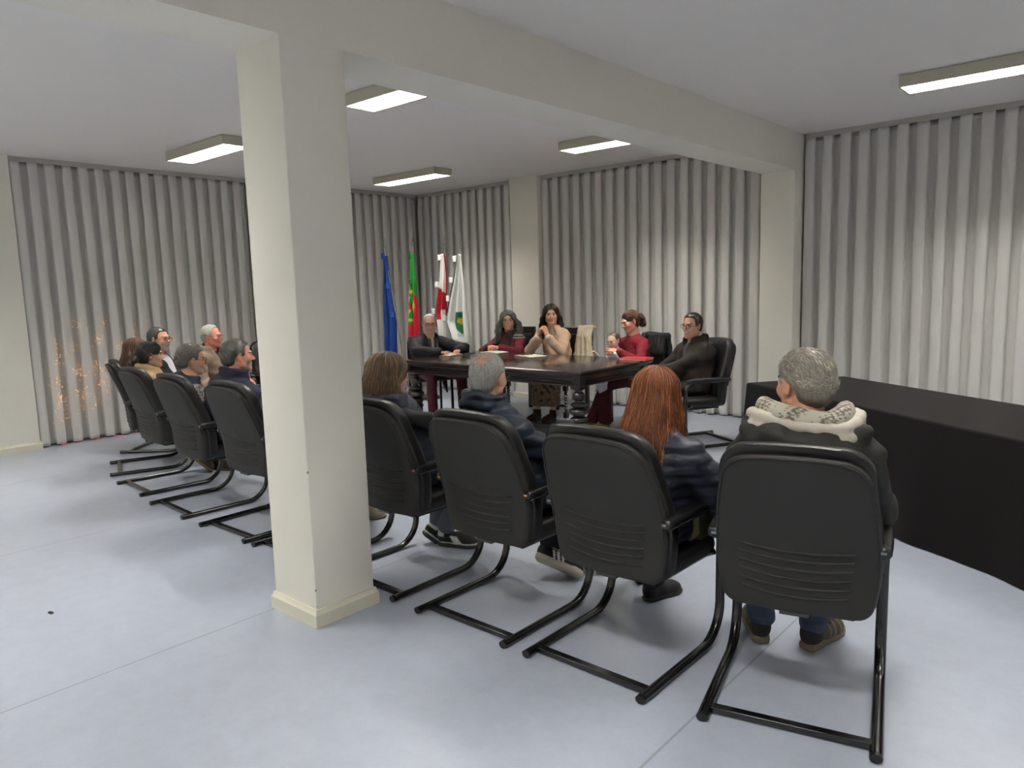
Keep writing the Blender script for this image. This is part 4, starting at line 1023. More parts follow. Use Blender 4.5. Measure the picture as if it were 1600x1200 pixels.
    if T.get('collar'):      # stand or folded collar ring
        hgt, rr, th = T['collar']; n_ = 14; cpt = []
        for k in range(n_ + 1):
            a = PI / 2 + .35 + (2 * PI - .7) * k / n_; cpt.append(nb + np.array([math.cos(a) * rr * 1.08, math.sin(a) * rr - .0, hgt + .03 - .02 * math.sin(a)]) + np.array([0, .0, .0]))
        for k in range(n_): g.cap(cpt[k], cpt[k + 1], th, th, .012); g.cap(cpt[k] + np.array([0, 0, -.03]), cpt[k + 1] + np.array([0, 0, -.03]), th * 1.15, th * 1.15, .015)
    if T.get('open'):      # jacket front open in a V: carve the front of the chest
        ow = T['open']; g.cap(nb + np.array([0, .1, .02]), pel + np.array([0, .2, .1]), ow * 1.15, ow * .6, .02, sub=True)
    cut_neck(g)
    V, F = g.mesh(lo2, hi2, T.get('res', res), wrinkle(sp.get('seed', 1), T.get('wr', .004), T.get('quilt')))
    cfun = T.get('cfun'); T.setdefault('mat', 'coatcloth'); col = cfun(V, c0_, dict(nb=nb, ch=ch, pel=pel, eL=eL, eR=eR, wL=wL, wR=wR)) if cfun else np.tile(c0_, (len(V), 1))
    np_obj(T.get('name', 'jacket'), [(V, F, col)], M[T.get('mat', 'vc')], root)
    if 'under' in sp:      # shirt or sweater below an open jacket
        U = sp['under']; g = SDF(); torso(g, t * .15 if t > .01 else -.004)
        g.cap(nb + np.array([0, -.005, .02]), nb + np.array([0, -.01, .045]), nr + .016, nr + .012, .02)
        cut_neck(g); V, F = g.mesh(lo2, hi2, res, wrinkle(5, .002)); cf = U.get('cfun')
        np_obj(U.get('name', 'shirt'), [(V, F, cf(V, nb) if cf else np.array(U['col']))], M['vc'], root)
    B = sp.get('bottom', {}); tb = B.get('t', .014); g = SDF()
    if B.get('kind') == 'skirt':
        g.ell(pel, (.17 * sc, .14 * sc, .1 * sc), .05)
        for h_, k_, a_ in ((hipL, kL, aL), (hipR, kR, aR)): g.cap(h_, k_, .09, .075, .06); g.cap(k_, k_ + (a_ - k_) * .7, .075, .085, .06)
        mk = (kL + kR) / 2; ma = (aL + aR) / 2; g.cap(mk, mk + (ma - mk) * .72, .1, .12, .08); g.box(tuple(ma + np.array([0, 0, -.02])), (.3, .3, .1), .01, .01, sub=True)
    else:
        g.ell(pel + np.array([0, 0, -.005]), ((.16 + tb) * sc, (.12 + tb) * sc, (.095 + tb) * sc), .05)
        for h_, k_, a_ in ((hipL, kL, aL), (hipR, kR, aR)):
            g.cap(h_, k_, (.078 + tb) * sc, (.056 + tb) * sc, .04); e = k_ + (a_ - k_) * B.get('upto', .93); g.cap(k_, e, (.054 + tb) * sc, (.044 + tb * B.get('flare', 1)) * sc, .02)
    V, F = g.mesh(lo, hi, res, wrinkle(sp.get('seed', 1) + 3, .003)); cf = B.get('cfun')
    np_obj(B.get('name', 'trousers'), [(V, F, cf(V) if cf else np.array(B.get('col', (.02, .02, .03))))], M['vc'], root)
    # -------- shoes
    S_ = sp.get('shoe', {}); VV, FF, ol = shoe_parts(S_.get('L', .285 * sc))
    for q, (f_, R_) in enumerate(((fL, RfL), (fR, RfR))):
        cf = S_.get('cfun'); c_ = cf(VV) if cf else np.tile(np.array(S_.get('col', (.02, .02, .02))), (len(VV), 1))
        so = np_obj('shoe', [(VV @ R_.T + f_, FF, c_)], M['vc'], root)
        m_ = MB(); hgt = S_.get('sole', .024); m_.loft([[(x * e, .14 * (1 - e) + y * e, z) for x, y in ol] for e, z in ((.9, 0), (.97, .003), (1.0, .01), (1.02, hgt * .7), (.98, hgt))])
        m_.v = [tuple(R_ @ np.array(v) + f_) for v in m_.v]; m_.build('sole', solid(S_.get('solecol', (.1, .1, .1))), so, smooth=50)
    # -------- glasses
    if sp.get('glasses'):
        G_ = sp['glasses']; m_ = MB(); rr = G_.get('r', .0016); wx, wz = G_.get('size', (.024, .017))
        X = lambda v: tuple(Rh @ (np.array(v) * hs) + Hc)
        for q in (-1, 1):
            pts = [X((q * .032 + wx * math.cos(a) * (1 if G_.get('round') else 1.06), .1015 - .0 * abs(math.cos(a)), .002 + wz * math.sin(a))) for a in np.linspace(0, 2 * PI, 17)]
            m_.tube(pts, rr, 6); m_.tube([X((q * .056, .1, .008)), X((q * .077, .05, .008)), X((q * .082, .0, .006)), X((q * .079, -.015, -.004))], rr, 6)
        m_.tube([X((-.009, .1015, .004)), X((0, .106, .006)), X((.009, .1015, .004))], rr, 6)
        m_.build('glasses', M[G_.get('mat', 'glassframe')], root, smooth=80)
    J = dict(root=root, Hc=Hc, nb=nb, ch=ch, pel=pel, shL=shL, shR=shR, eL=eL, eR=eR, wL=wL, wR=wR, kL=kL, kR=kR, aL=aL, aR=aR, Rh=Rh, sc=sc, lo=lo, hi=hi)
    return J
_solid = {}
def solid(c, rough=.6):
    k = tuple(round(float(x), 4) for x in c) + (rough,)
    if k not in _solid: _solid[k] = mat('solid_colour', tuple(c), rough, bump=(200, .1, .001))
    return _solid[k]
def extra(J, name, build, lo, hi, res, m, col, disp=None):
    g = SDF(); build(g); V, F = g.mesh(lo, hi, res, disp); c = col(V) if callable(col) else np.array(col)
    return np_obj(name, [(V, F, c)], M[m], J['root'])

# ---- who sits where
def at(cx, cy, ang, dx=0, dy=.03):
    c, s = math.cos(ang), math.sin(ang); return (cx + c * dx - s * dy, cy + s * dx + c * dy)
NAVY, DKNAVY, BLACK = srgb(38, 46, 66), srgb(30, 34, 50), srgb(24, 24, 26)
GREY = (.30, .28, .25)
jeans = lambda V: np.where((V[:, 2] < .125)[:, None], np.array(srgb(52, 62, 84)), np.array(srgb(40, 50, 72)))

# M4: man in dark hooded jacket, nearest the camera
def hood(J, col, lining, pattern=None, big=1.0, drop=.16, HX=.185, HY=.13, HZ=.035):
    nb = J['nb']
    ring = lambda q, r=1.0, dz=0: nb + np.array([math.cos(q) * HX * r, math.sin(q) * HY * r - .015, HZ + dz + .018 * math.sin(q * 2.0 + .6)])
    def b(g):
        g.ell(nb + np.array([0, -.09, HZ - .075]), (.2, .085, .085), .04); g.ell(nb + np.array([.03, -.115, HZ - .13]), (.13, .05, .07), .04)
        for k in range(12): g.cap(ring(PI - .1 + (PI + .2) * k / 12, 1, -.045), ring(PI - .1 + (PI + .2) * (k + 1) / 12, 1, -.045), .036, .036, .03)
        g.ell(nb + np.array([0, .0, HZ + .05]), (.14, .1, .07), .02, sub=True)
    extra(J, 'hood', b, nb - .38, nb + .32, .009, 'coatcloth', col, wrinkle(21, .009, fs=1.3))
    def l(g):
        for k in range(14): g.cap(ring(PI - .45 + (PI + .9) * k / 14, .98, .008), ring(PI - .45 + (PI + .9) * (k + 1) / 14, .98, .008), .02, .02, .012)
        for k in range(10): g.cap(ring(PI + .3 + (PI - .4) * k / 10, 1.08, -.034), ring(PI + .3 + (PI - .4) * (k + 1) / 10, 1.08, -.03), .017, .017, .014)
    if lining is not None: extra(J, 'hood_lining', l, nb - .34, nb + .3, .006, 'vc', lining, wrinkle(8, .0035, fs=1.5))
    if pattern is not None:
        def f(g):
            for k in range(12): g.cap(ring(PI - .2 + (PI + .4) * k / 12, .74, .03), ring(PI - .2 + (PI + .4) * (k + 1) / 12, .74, .03), .031, .031, .02)
            g.cap(J['Hc'] + np.array([0, -.02, 0]), nb, .062, .062, .01, sub=True)
        extra(J, 'hood_fleece', f, nb - .3, nb + .25, .006, 'vc', pattern, wrinkle(9, .003, fs=2))
def fleece(V):
    n = np.sin(V[:, 0] * 230 + 2 * np.sin(V[:, 2] * 150)) * np.sin(V[:, 1] * 190 + V[:, 2] * 240) + .7 * np.sin(V[:, 0] * 45 - V[:, 2] * 60)
    return np.where((n > .45)[:, None], np.array(srgb(104, 98, 88)), np.array(srgb(188, 182, 166)))
def hiking(V):
    c = np.tile(np.array(srgb(74, 66, 54)), (len(V), 1)); c[(V[:, 1] < .08) & (V[:, 2] < .1)] = srgb(38, 36, 32); c[V[:, 2] > .09] = srgb(22, 22, 24)
    c[(np.abs(np.sin(V[:, 1] * 75)) < .3) & (V[:, 1] > .09) & (np.abs(V[:, 0]) > .02)] = srgb(120, 108, 88); return c
J = person(dict(label='seated man in a dark hooded jacket with cream lining, back to us', seed=4, pos=at(-.98, 2.75, D(14)), ang=D(14), head=(-.965, 2.70, 1.195), hyaw=D(58), hpitch=-.05, hs=1.06, res=.009, hres=.0035,
    fat=1.06, shw=.182, shz=.0, face=dict(style='short', hair=(.31, .285, .235), hair2=(.55, .5, .42), mixf=.3, strands=4200, slen=.032, lift=.35, thick=.012, basedark=.7, nape=1.4, var=(.6, 1.4), flow=(.2, -.7, -.5)), skin=SKIN2,
    hl=(-1.28, 2.98, .70), hr=(-.84, 3.14, .70), ehl=(-.3, -.5, -.9), ehr=(.3, -.6, -.9),
    fl=(-1.215, 2.965, 0), fr=(-1.05, 3.02, 0), fyl=D(20), fyr=D(-24), top=dict(t=.034, col=srgb(42, 42, 41), wr=.008, res=.009, name='jacket'),
    bottom=dict(cfun=jeans, upto=.96), shoe=dict(cfun=hiking, solecol=srgb(128, 116, 98), sole=.034, L=.3)))
hood(J, srgb(46, 46, 45), srgb(196, 188, 176), fleece)

# M3: red-haired woman
J = person(dict(label='seated woman with long red hair and a navy puffer jacket, back to us', seed=3, pos=at(-1.64, 2.68, 0), ang=D(-4), head=(-1.605, 2.75, 1.10), hyaw=D(-2), hpitch=-.1, res=.009,
    fat=1.1, shw=.175, face=dict(style='long', back=.06, hair=srgb(112, 58, 29), hair2=srgb(164, 102, 56), mixf=.3, strands=4500, len=.32, spread=1.1, wavy=.014, thick=.012, basedark=.7, srad=.85, w=1.0),
    hl=(-1.78, 3.02, .62), hr=(-1.5, 3.05, .64), ehr=(1.1, -.2, -.8), ehl=(-1, -.3, -.8), fl=(-2.0, 3.2, 0), fr=(-1.845, 3.03, 0), fyl=D(-15), fyr=D(-14),
    top=dict(t=.034, col=srgb(32, 34, 50), wr=.006, quilt=(.05, .009), res=.008, mat='puffer'), bottom=dict(col=srgb(16, 16, 18)), shoe=dict(col=srgb(17, 17, 18), solecol=srgb(30, 30, 30), L=.245)))
def b_(g):
    nb = J['nb']; g.ell(nb + np.array([-.1, -.05, -.05]), (.11, .055, .05), .03); pass
extra(J, 'hood', b_, J['nb'] - .3, J['nb'] + .25, .009, 'puffer', srgb(40, 42, 58), wrinkle(31, .008))

# M2: balding man in a blue quilted jacket
def stripes_shoe(V):
    c = np.tile(np.array(srgb(22, 22, 24)), (len(V), 1)); y = V[:, 1] + V[:, 2] * .5
    for k in range(3): c[(np.abs(y - (.125 + .026 * k)) < .0065) & (np.abs(V[:, 0]) > .018) & (V[:, 2] < .075)] = srgb(230, 228, 222)
    c[(V[:, 2] > .082) & (V[:, 2] < .1)] = srgb(228, 226, 220); return c
J = person(dict(label='seated balding man with grey hair in a blue quilted jacket, back to us', seed=2, pos=at(-2.36, 2.66, 0), ang=D(-3), head=(-2.445, 2.585, 1.145), hyaw=D(12), hpitch=-.05, hs=1.04, hroll=.06, res=.009, hres=.0035,
    fat=1.12, shw=.195, skin=SKIN2, face=dict(style='bald', hair=(.42, .41, .38), hair2=(.6, .58, .54), mixf=.4, strands=4200, slen=.015, lift=.2, thick=.004, basedark=.9, var=(.8, 1.2), skin=srgb(226, 176, 146)),
    glasses=dict(mat='glassframe_metal', r=.0016), hl=(-2.5, 2.98, .62), hr=(-2.14, 3.02, .63), ehr=(1.2, -.2, -.8), ehl=(-1, -.3, -.9),
    fl=(-2.50, 2.96, .10), fr=(-2.46, 3.12, 0), fyl=D(-68), fpl=D(16), frl=D(-48), fyr=D(-66), top=dict(t=.03, col=srgb(19, 31, 47), wr=.009, quilt=(.07, .013), res=.008, collar=(.03, .083, .024), mat='puffer'),
    bottom=dict(col=srgb(26, 30, 42)), shoe=dict(cfun=stripes_shoe, solecol=srgb(196, 188, 168), sole=.03)))
# slanting stitched seams across the shoulders
def seam(J, pts, r=.0035, col=srgb(18, 30, 50), name='seam'):
    MB().tube(pts, r, 6).build(name, solid(col, .7), J['root'], smooth=80)

# M1: long-haired woman in a navy vest beside the pillar
def vest(V, c0, J): return np.tile(c0, (len(V), 1))
def blackwhite(V):
    c = np.tile(np.array(srgb(26, 26, 28)), (len(V), 1)); c[(np.abs(V[:, 1] + V[:, 2] * .8 - .17) < .025) & (V[:, 2] < .075)] = srgb(225, 225, 222); c[(V[:, 2] < .035)] = srgb(225, 225, 222); c[(V[:, 1] < .05) & (V[:, 2] > .07)] = srgb(220, 220, 218); return c
J = person(dict(label='seated woman with long brown hair and navy padded vest, right of the pillar', seed=1, pos=at(-3.15, 2.68, 0), ang=D(-8), head=(-3.25, 2.62, 1.105), hyaw=D(-18), hpitch=-.08, hs=1.03, res=.009,
    fat=1.14, shw=.19, shz=.035, face=dict(style='long', hair=srgb(92, 74, 56), hair2=srgb(140, 112, 84), mixf=.35, strands=2200, len=.13, spread=1.2, wavy=.007, thick=.016, basedark=.75),
    glasses=dict(mat='glassframe_metal', r=.0016), hl=(-3.25, 3.0, .62), hr=(-2.68, 3.0, .80), ehr=(.6, -.3, -.1), ehl=(-1, -.3, -.9),
    fl=(-3.38, 2.92, .07), fr=(-3.29, 2.98, 0), fyl=D(-20), fpl=D(42), fyr=D(-58), top=dict(t=.006, col=srgb(26, 27, 30), wr=.004, name='sweater'),
    bottom=dict(col=srgb(78, 84, 94)), shoe=dict(cfun=blackwhite, solecol=srgb(60, 60, 60), L=.27)))
def vb(g):
    ch, pel, nb = J['ch'], J['pel'], J['nb']; t = .042
    g.ell(ch, (.17 + t, .125 + t, .19 + t), .06); g.ell(pel * .6 + ch * .4, (.165 + t, .13 + t, .17 + t), .06); g.ell(pel, (.17 + t, .14 + t, .1 + t), .05)
    g.cap(nb + np.array([-.12, 0, -.05]), nb + np.array([.12, 0, -.05]), .06, .06, .05); g.cap(nb + np.array([0, .02, 0]), nb + np.array([0, .03, .1]), .065, .075, .01, sub=True)
extra(J, 'vest', vb, J['lo'], J['hi'], .008, 'puffer', srgb(30, 37, 54), wrinkle(2, .005, (.055, .010)))
def vh(g):
    nb = J['nb']
    for k in range(10):
        a = PI - .3 + (PI + .6) * k / 10; a2 = PI - .3 + (PI + .6) * (k + 1) / 10
        g.cap(nb + np.array([math.cos(a) * .155, math.sin(a) * .135, .045]), nb + np.array([math.cos(a2) * .155, math.sin(a2) * .135, .045]), .026, .026, .02)
        g.cap(nb + np.array([math.cos(a) * .15, math.sin(a) * .13, -.01]), nb + np.array([math.cos(a2) * .15, math.sin(a2) * .13, -.01]), .036, .036, .03)
    g.cap(nb + np.array([-.11, -.13, -.02]), nb + np.array([-.01, -.175, -.16]), .04, .03, .05); g.cap(nb + np.array([.12, -.12, -.02]), nb + np.array([.01, -.175, -.16]), .04, .03, .05); g.ell(nb + np.array([0, -.15, -.06]), (.13, .035, .08), .03)
extra(J, 'hood', vh, J['nb'] - .32, J['nb'] + .25, .008, 'puffer', srgb(31, 38, 56), wrinkle(12, .005))
# strap of a shoulder bag across her back
ch = J['ch']; pts = [ch + np.array([x, y, z]) for x, y, z in ((.07, -.185, .05), (.13, -.165, .0), (.18, -.13, -.05), (.215, -.08, -.11))]
MB().tube([tuple(p) for p in pts], .011, 8, rx=.35, up=(0, -1, 0)).build('bag_strap', solid(srgb(74, 54, 42), .5), J['root'], smooth=80)

# B6: person hidden by the pillar, one pale shoe visible
person(dict(label='seated person almost wholly hidden by the pillar, one khaki shoe showing', seed=6, pos=at(-3.93, 2.66, 0), ang=0, head=(-3.97, 2.8, 1.12), hyaw=D(0), res=.016,
    face=dict(style='short', hair=(.05, .04, .035), strands=0), fl=(-4.34, 3.05, 0), fr=(-4.19, 2.93, 0), fyr=D(-42), top=dict(col=NAVY), bottom=dict(col=NAVY), shoe=dict(col=srgb(150, 140, 116), solecol=srgb(110, 100, 80))))

# B4: man in navy jacket, hands clasped under his chin
J = person(dict(label='seated grey-haired bearded man in navy jacket, hands raised, left of the pillar', seed=14, pos=at(-5.38, 2.68, 0), ang=D(-6), head=(-5.25, 2.79, 1.12), hyaw=D(-16), hpitch=-.02, hs=1.07, res=.010, hres=.0035,
    fat=1.15, shw=.195, skin=SKINR, face=dict(style='short', hair=(.13, .12, .11), hair2=(.32, .31, .3), mixf=.3, strands=1500, slen=.03, lift=.3, thick=.012, stubble=(.4, .36, .33), stubf=.6, hairline=.08),
    hl=(-5.2, 3.06, .90), hr=(-5.12, 3.0, .91), ehr=(.8, .5, -.9), ehl=(-.8, .5, -.9), handL=dict(dir=(.5, -.1, .75), up=(-.5, .3, .5), curl=(.9, 1, 1, 1)), handR=dict(dir=(-.1, .4, .75), up=(.5, .2, -.3), curl=(.9, .95, 1, 1)),
    fl=(-5.5, 3.1, 0), fr=(-5.2, 3.15, 0), top=dict(t=.03, col=srgb(32, 36, 54), wr=.006, collar=(.02, .08, .022)), bottom=dict(col=srgb(30, 32, 40)), shoe=dict(col=srgb(50, 40, 32))))

# B3: man with glasses, vest over knitted patterned sleeves
def knit(V, c0, J):
    n = np.sin(V[:, 0] * 260) * np.sin(V[:, 2] * 270 + V[:, 1] * 60) + .5 * np.sin(V[:, 1] * 310 + V[:, 0] * 40)
    c = np.where((n > .15)[:, None], np.array(srgb(176, 172, 160)), np.array(srgb(84, 82, 78))); return c
J = person(dict(label='seated bearded man with glasses, navy vest over mottled knit sleeves', seed=13, pos=at(-6.27, 2.75, D(-4)), ang=D(-8), head=(-6.12, 2.84, 1.05), hyaw=D(-18), hpitch=-.12, hs=1.07, res=.010, hres=.0035,
    fat=1.12, shw=.19, skin=SKIN2, face=dict(style='short', hair=(.16, .145, .12), hair2=(.3, .28, .25), mixf=.3, strands=1600, slen=.034, lift=.35, thick=.016, stubble=(.36, .33, .3), stubf=.6),
    glasses=dict(r=.0018), hl=(-6.3, 3.1, .62), hr=(-6.0, 3.1, .62), fl=(-6.6, 2.98, .11), fr=(-6.5, 3.1, 0), fyl=D(-72), fpl=D(22), frl=D(-40), fyr=D(-60),
    top=dict(t=.012, cfun=knit, wr=.003, name='sweater'), bottom=dict(col=srgb(42, 42, 46)), shoe=dict(col=srgb(60, 50, 38), solecol=srgb(98, 82, 58))))
def vb(g):
    ch, pel, nb = J['ch'], J['pel'], J['nb']; t = .03
    g.ell(ch, (.165 + t, .125 + t, .19 + t), .06); g.ell(pel * .6 + ch * .4, (.16 + t, .13 + t, .17 + t), .06); g.cap(nb + np.array([-.13, 0, -.05]), nb + np.array([.13, 0, -.05]), .055, .055, .05)
    for k in range(9):
        a = PI / 2 + .4 + (2 * PI - .8) * k / 9; a2 = PI / 2 + .4 + (2 * PI - .8) * (k + 1) / 9; g.cap(nb + np.array([math.cos(a) * .08, math.sin(a) * .075, .0]), nb + np.array([math.cos(a2) * .08, math.sin(a2) * .075, .0]), .024, .024, .02)
    g.cap(nb + np.array([0, .02, 0]), nb + np.array([0, .03, .12]), .055, .07, .01, sub=True)
extra(J, 'vest', vb, J['lo'], J['hi'], .010, 'vc', srgb(34, 38, 56), wrinkle(12, .004))

# B2: dark-haired woman in a tan coat; the brown-haired one behind her
J = person(dict(label='seated woman with black hair tied back, tan coat, face in profile', seed=12, pos=at(-7.1, 2.89, D(-20)), ang=D(-20), head=(-7.1, 2.91, 1.045), hyaw=D(-19), hpitch=-.05, hs=1.0, res=.011, hres=.0035,
    fat=1.02, shw=.17, skin=srgb(228, 182, 150), face=dict(style='pony', hair=(.012, .01, .011), strands=1000, thick=.014, basedark=.9, hairline=.07), neckr=.048,
    hl=(-7.0, 3.3, .62), hr=(-6.85, 3.25, .62), fl=(-7.0, 3.3, 0), fr=(-6.8, 3.25, 0), top=dict(t=.028, col=srgb(176, 148, 112), wr=.005, collar=(.01, .085, .024)), bottom=dict(col=BLACK), shoe=dict(col=BLACK)))
J = person(dict(label='woman with long wavy brown hair, mostly hidden behind the black-haired woman', seed=11, pos=(-7.56, 3.02), ang=D(-30), head=(-7.49, 2.94, 1.075), hyaw=D(-40), scale=.86, hs=.97, res=.014, shw=.16,
    fat=.9, face=dict(style='long', hair=srgb(84, 58, 42), hair2=srgb(120, 88, 62), strands=900, len=.22, spread=1.2, wavy=.012, thick=.012), neckr=.047,
    fl=(-7.35, 3.36, 0), fr=(-7.2, 3.3, 0), top=dict(t=.012, col=BLACK), bottom=dict(col=BLACK), shoe=dict(col=BLACK)))
# suit
def shirt_tie(V, nb):
    c = np.tile(np.array(srgb(222, 218, 222)), (len(V), 1)); return c
J = person(dict(label='seated man in a dark suit and white shirt, glasses, grey beard', seed=10, pos=at(-7.83, 3.35, D(-47)), ang=D(-50), head=(-7.84, 3.31, 1.145), hyaw=D(-58), hs=1.08, res=.011,
    fat=1.12, shw=.195, skin=SKIN2, face=dict(style='short', hair=(.08, .075, .07), hair2=(.2, .19, .2), strands=700, slen=.022, thick=.007, stubble=(.42, .38, .36), stubf=.75),
    glasses=dict(r=.0018), hl=(-7.45, 3.5, .62), hr=(-7.5, 3.35, .62), fl=(-7.35, 3.75, 0), fr=(-7.25, 3.6, 0), top=dict(t=.016, col=srgb(28, 28, 36), open=.075, collar=(0, .085, .016)), under=dict(cfun=shirt_tie),
    bottom=dict(col=srgb(28, 28, 36)), shoe=dict(col=BLACK)))
# white-haired man
J = person(dict(label='seated white-haired man with glasses in a brown-grey coat, near the pillar', seed=9, pos=at(-7.97, 4.0, D(-72)), ang=D(-60), head=(-7.92, 3.92, 1.135), hyaw=D(-50), hpitch=-.05, hs=1.05, res=.011,
    fat=1.1, shw=.195, skin=srgb(226, 154, 128), face=dict(style='short', hair=(.62, .6, .54), strands=800, slen=.03, thick=.009, hairline=.1, basedark=.95, brow=(.4, .38, .35)),
    glasses=dict(r=.0018), hl=(-7.5, 4.1, .64), hr=(-7.6, 3.9, .64), fl=(-7.5, 4.4, 0), fr=(-7.4, 4.2, 0), top=dict(t=.026, col=srgb(134, 116, 100), open=.05, collar=(0, .09, .024)), under=dict(col=srgb(34, 34, 36), name='sweater'),
    bottom=dict(col=srgb(60, 58, 60)), shoe=dict(col=BLACK)))

# ---- at the table
def scarfed(V, nb):
    c = np.tile(np.array(srgb(84, 78, 72)), (len(V), 1)); c[np.abs(V[:, 0]) < .018] = srgb(205, 200, 192); return c
J = person(dict(label='man with glasses and cropped white hair in a black coat, left end of the table', seed=20, pos=(-6.95, 6.25), ang=D(-104), head=(-6.86, 6.22, 1.15), hyaw=D(-128), hpitch=-.08, hroll=-.04, hs=1.08, res=.011,
    fat=1.14, shw=.2, shz=.0, skin=srgb(222, 168, 142), face=dict(style='short', hair=(.5, .49, .46), strands=500, slen=.014, thick=.004, hairline=.098, basedark=.95, brow=(.25, .22, .2), stubble=(.42, .37, .34), stubf=.35),
    glasses=dict(r=.0026, size=(.025, .016)), hl=(-6.46, 6.32, .825), hr=(-6.5, 6.0, .825), ehl=(-1.2, .2, -.2), ehr=(1.2, .2, -.2), handL=dict(curl=(.8, .9, 1, 1)), handR=dict(curl=(.8, .9, 1, 1)),
    fl=(-6.55, 6.42, 0), fr=(-6.6, 5.95, 0), fyl=D(-10), top=dict(t=.032, col=srgb(27, 27, 29), open=.062, wr=.006, collar=(0, .085, .02), upto=1.0), under=dict(cfun=scarfed, name='sweater'),
    bottom=dict(col=srgb(78, 24, 38)), shoe=dict(col=BLACK)))
nb = J['nb']
m_ = MB()
for q in (-1, 1):
    pts = [nb + np.array([q * .07, .0, .03]), nb + np.array([q * .065, .075, -.02]), nb + np.array([q * .05, .125, -.12]), nb + np.array([q * .045, .15, -.25]), nb + np.array([q * .05, .17, -.36])]
    m_.tube([tuple(p) for p in pts], .022, 8, rx=.45)
m_.build('scarf', mat('striped_scarf', srgb(92, 88, 82), .9, wave=('X', 40, .6), bump=(90, .2, .002)), J['root'], smooth=80)
def tail(g):
    p = J['pel']; g.cap(p + np.array([-.17, -.02, .02]), p + np.array([-.22, .06, -.3]), .05, .012, .03); g.cap(p + np.array([-.16, .08, .0]), p + np.array([-.2, .1, -.3]), .045, .012, .03)
extra(J, 'coat_tail', tail, J['pel'] - .5, J['pel'] + .3, .011, 'vc', srgb(20, 20, 22), wrinkle(3, .004))

def cardigan(V, c0, J):
    d = np.minimum(np.linalg.norm(V - J['eL'], axis=1), np.linalg.norm(V - J['eR'], axis=1)); z = V[:, 2]
    c = np.tile(np.array(srgb(30, 29, 31)), (len(V), 1)); c[(z < .93) & (np.abs(V[:, 0]) > .1)] = srgb(102, 26, 40)
    s = (z > .93) & (z < 1.02) & (np.abs(V[:, 0]) > .12); c[s & (np.sin(z * 190) > -.2)] = srgb(176, 168, 160); c[z > 1.03] = srgb(120, 118, 112)
    c[(np.abs(V[:, 0]) < .05)] = srgb(74, 24, 34); return c
J = person(dict(label='smiling grey-haired woman with glasses in a black, grey and burgundy cardigan', seed=21, pos=(-6.34, 7.14), ang=D(184), head=(-6.32, 7.09, 1.15), hyaw=D(-140), hpitch=.02, hroll=.05, hs=1.06, res=.011,
    fat=1.02, shw=.17, neckr=.048, face=dict(style='long', hair=(.14, .135, .13), hair2=(.3, .29, .28), mixf=.35, strands=1500, len=.27, spread=1.75, wavy=.01, thick=.014, hairline=.085, smile=True),
    glasses=dict(mat='glassframe_metal', r=.0014, round=True), hl=(-6.16, 6.74, .83), hr=(-6.33, 6.74, .83), ehl=(-1.1, .3, -.7), ehr=(1.1, .3, -.7), handL=dict(curl=(.8, .9, .9, .9), dir=(-.5, -.5, .2)), handR=dict(curl=(.8, .9, .9, .9), dir=(.6, -.5, .2)),
    fl=(-6.2, 6.75, 0), fr=(-6.45, 6.75, 0), top=dict(t=.02, cfun=cardigan, wr=.004, collar=(.0, .08, .02), name='cardigan'), bottom=dict(col=srgb(22, 22, 24)), shoe=dict(col=BLACK)))

def blazer(V, c0, J):
    c = np.tile(np.array(srgb(216, 182, 154)), (len(V), 1)); return c
def floral(V):
    c = np.tile(np.array(srgb(134, 118, 98)), (len(V), 1)); n = np.sin(V[:, 0] * 42 + 2 * np.sin(V[:, 2] * 23)) * np.sin(V[:, 2] * 38 + 2 * np.sin(V[:, 0] * 21)); m = np.sin(V[:, 0] * 90 + V[:, 2] * 40) * np.sin(V[:, 2] * 80 - V[:, 0] * 30)
    c[n > .62] = srgb(86, 56, 44); c[(m > .5) & (n < .4)] = srgb(160, 146, 122); return c
J = person(dict(label='smiling woman with long dark hair in a beige blazer, hands clasped', seed=22, pos=(-5.55, 7.17), ang=D(188), head=(-5.62, 7.10, 1.225), hyaw=D(-141), hpitch=.0, hs=1.06, seat=.5, res=.010,
    fat=1.04, shw=.175, neckr=.047, face=dict(style='long', hair=(.02, .013, .01), hair2=(.05, .03, .02), mixf=.3, strands=1500, len=.28, spread=1.35, wavy=.008, thick=.012, hairline=.082, smile=True, lip=srgb(170, 70, 68)), skin=srgb(230, 178, 150),
    hl=(-5.48, 6.84, .985), hr=(-5.60, 6.83, .985), ehl=(-.55, .55, -1), ehr=(.55, .55, -1), handL=dict(dir=(-.28, -.05, .8), up=(.9, -.3, .3), curl=(.95, 1, 1, 1.05), thumb=.7), handR=dict(dir=(.35, -.05, .8), up=(-.9, -.3, .3), curl=(.95, 1, 1, 1.05), thumb=.7),
    fl=(-5.3, 6.72, 0), fr=(-5.48, 6.66, 0), top=dict(t=.02, cfun=blazer, open=.06, wr=.006, collar=(-.005, .078, .02), upto=.8, name='blazer'), under=dict(col=srgb(196, 170, 150), name='blouse'),
    bottom=dict(kind='skirt', cfun=floral, name='skirt'), shoe=dict(col=srgb(70, 50, 38))))
def cuffs(g):
    for e, w__ in ((J['eL'], J['wL']), (J['eR'], J['wR'])): g.cap(e + (w__ - e) * .7, e + (w__ - e) * .92, .047, .044, .01)
extra(J, 'cuff', cuffs, J['lo'], J['hi'], .009, 'vc', srgb(228, 220, 208), wrinkle(6, .003))

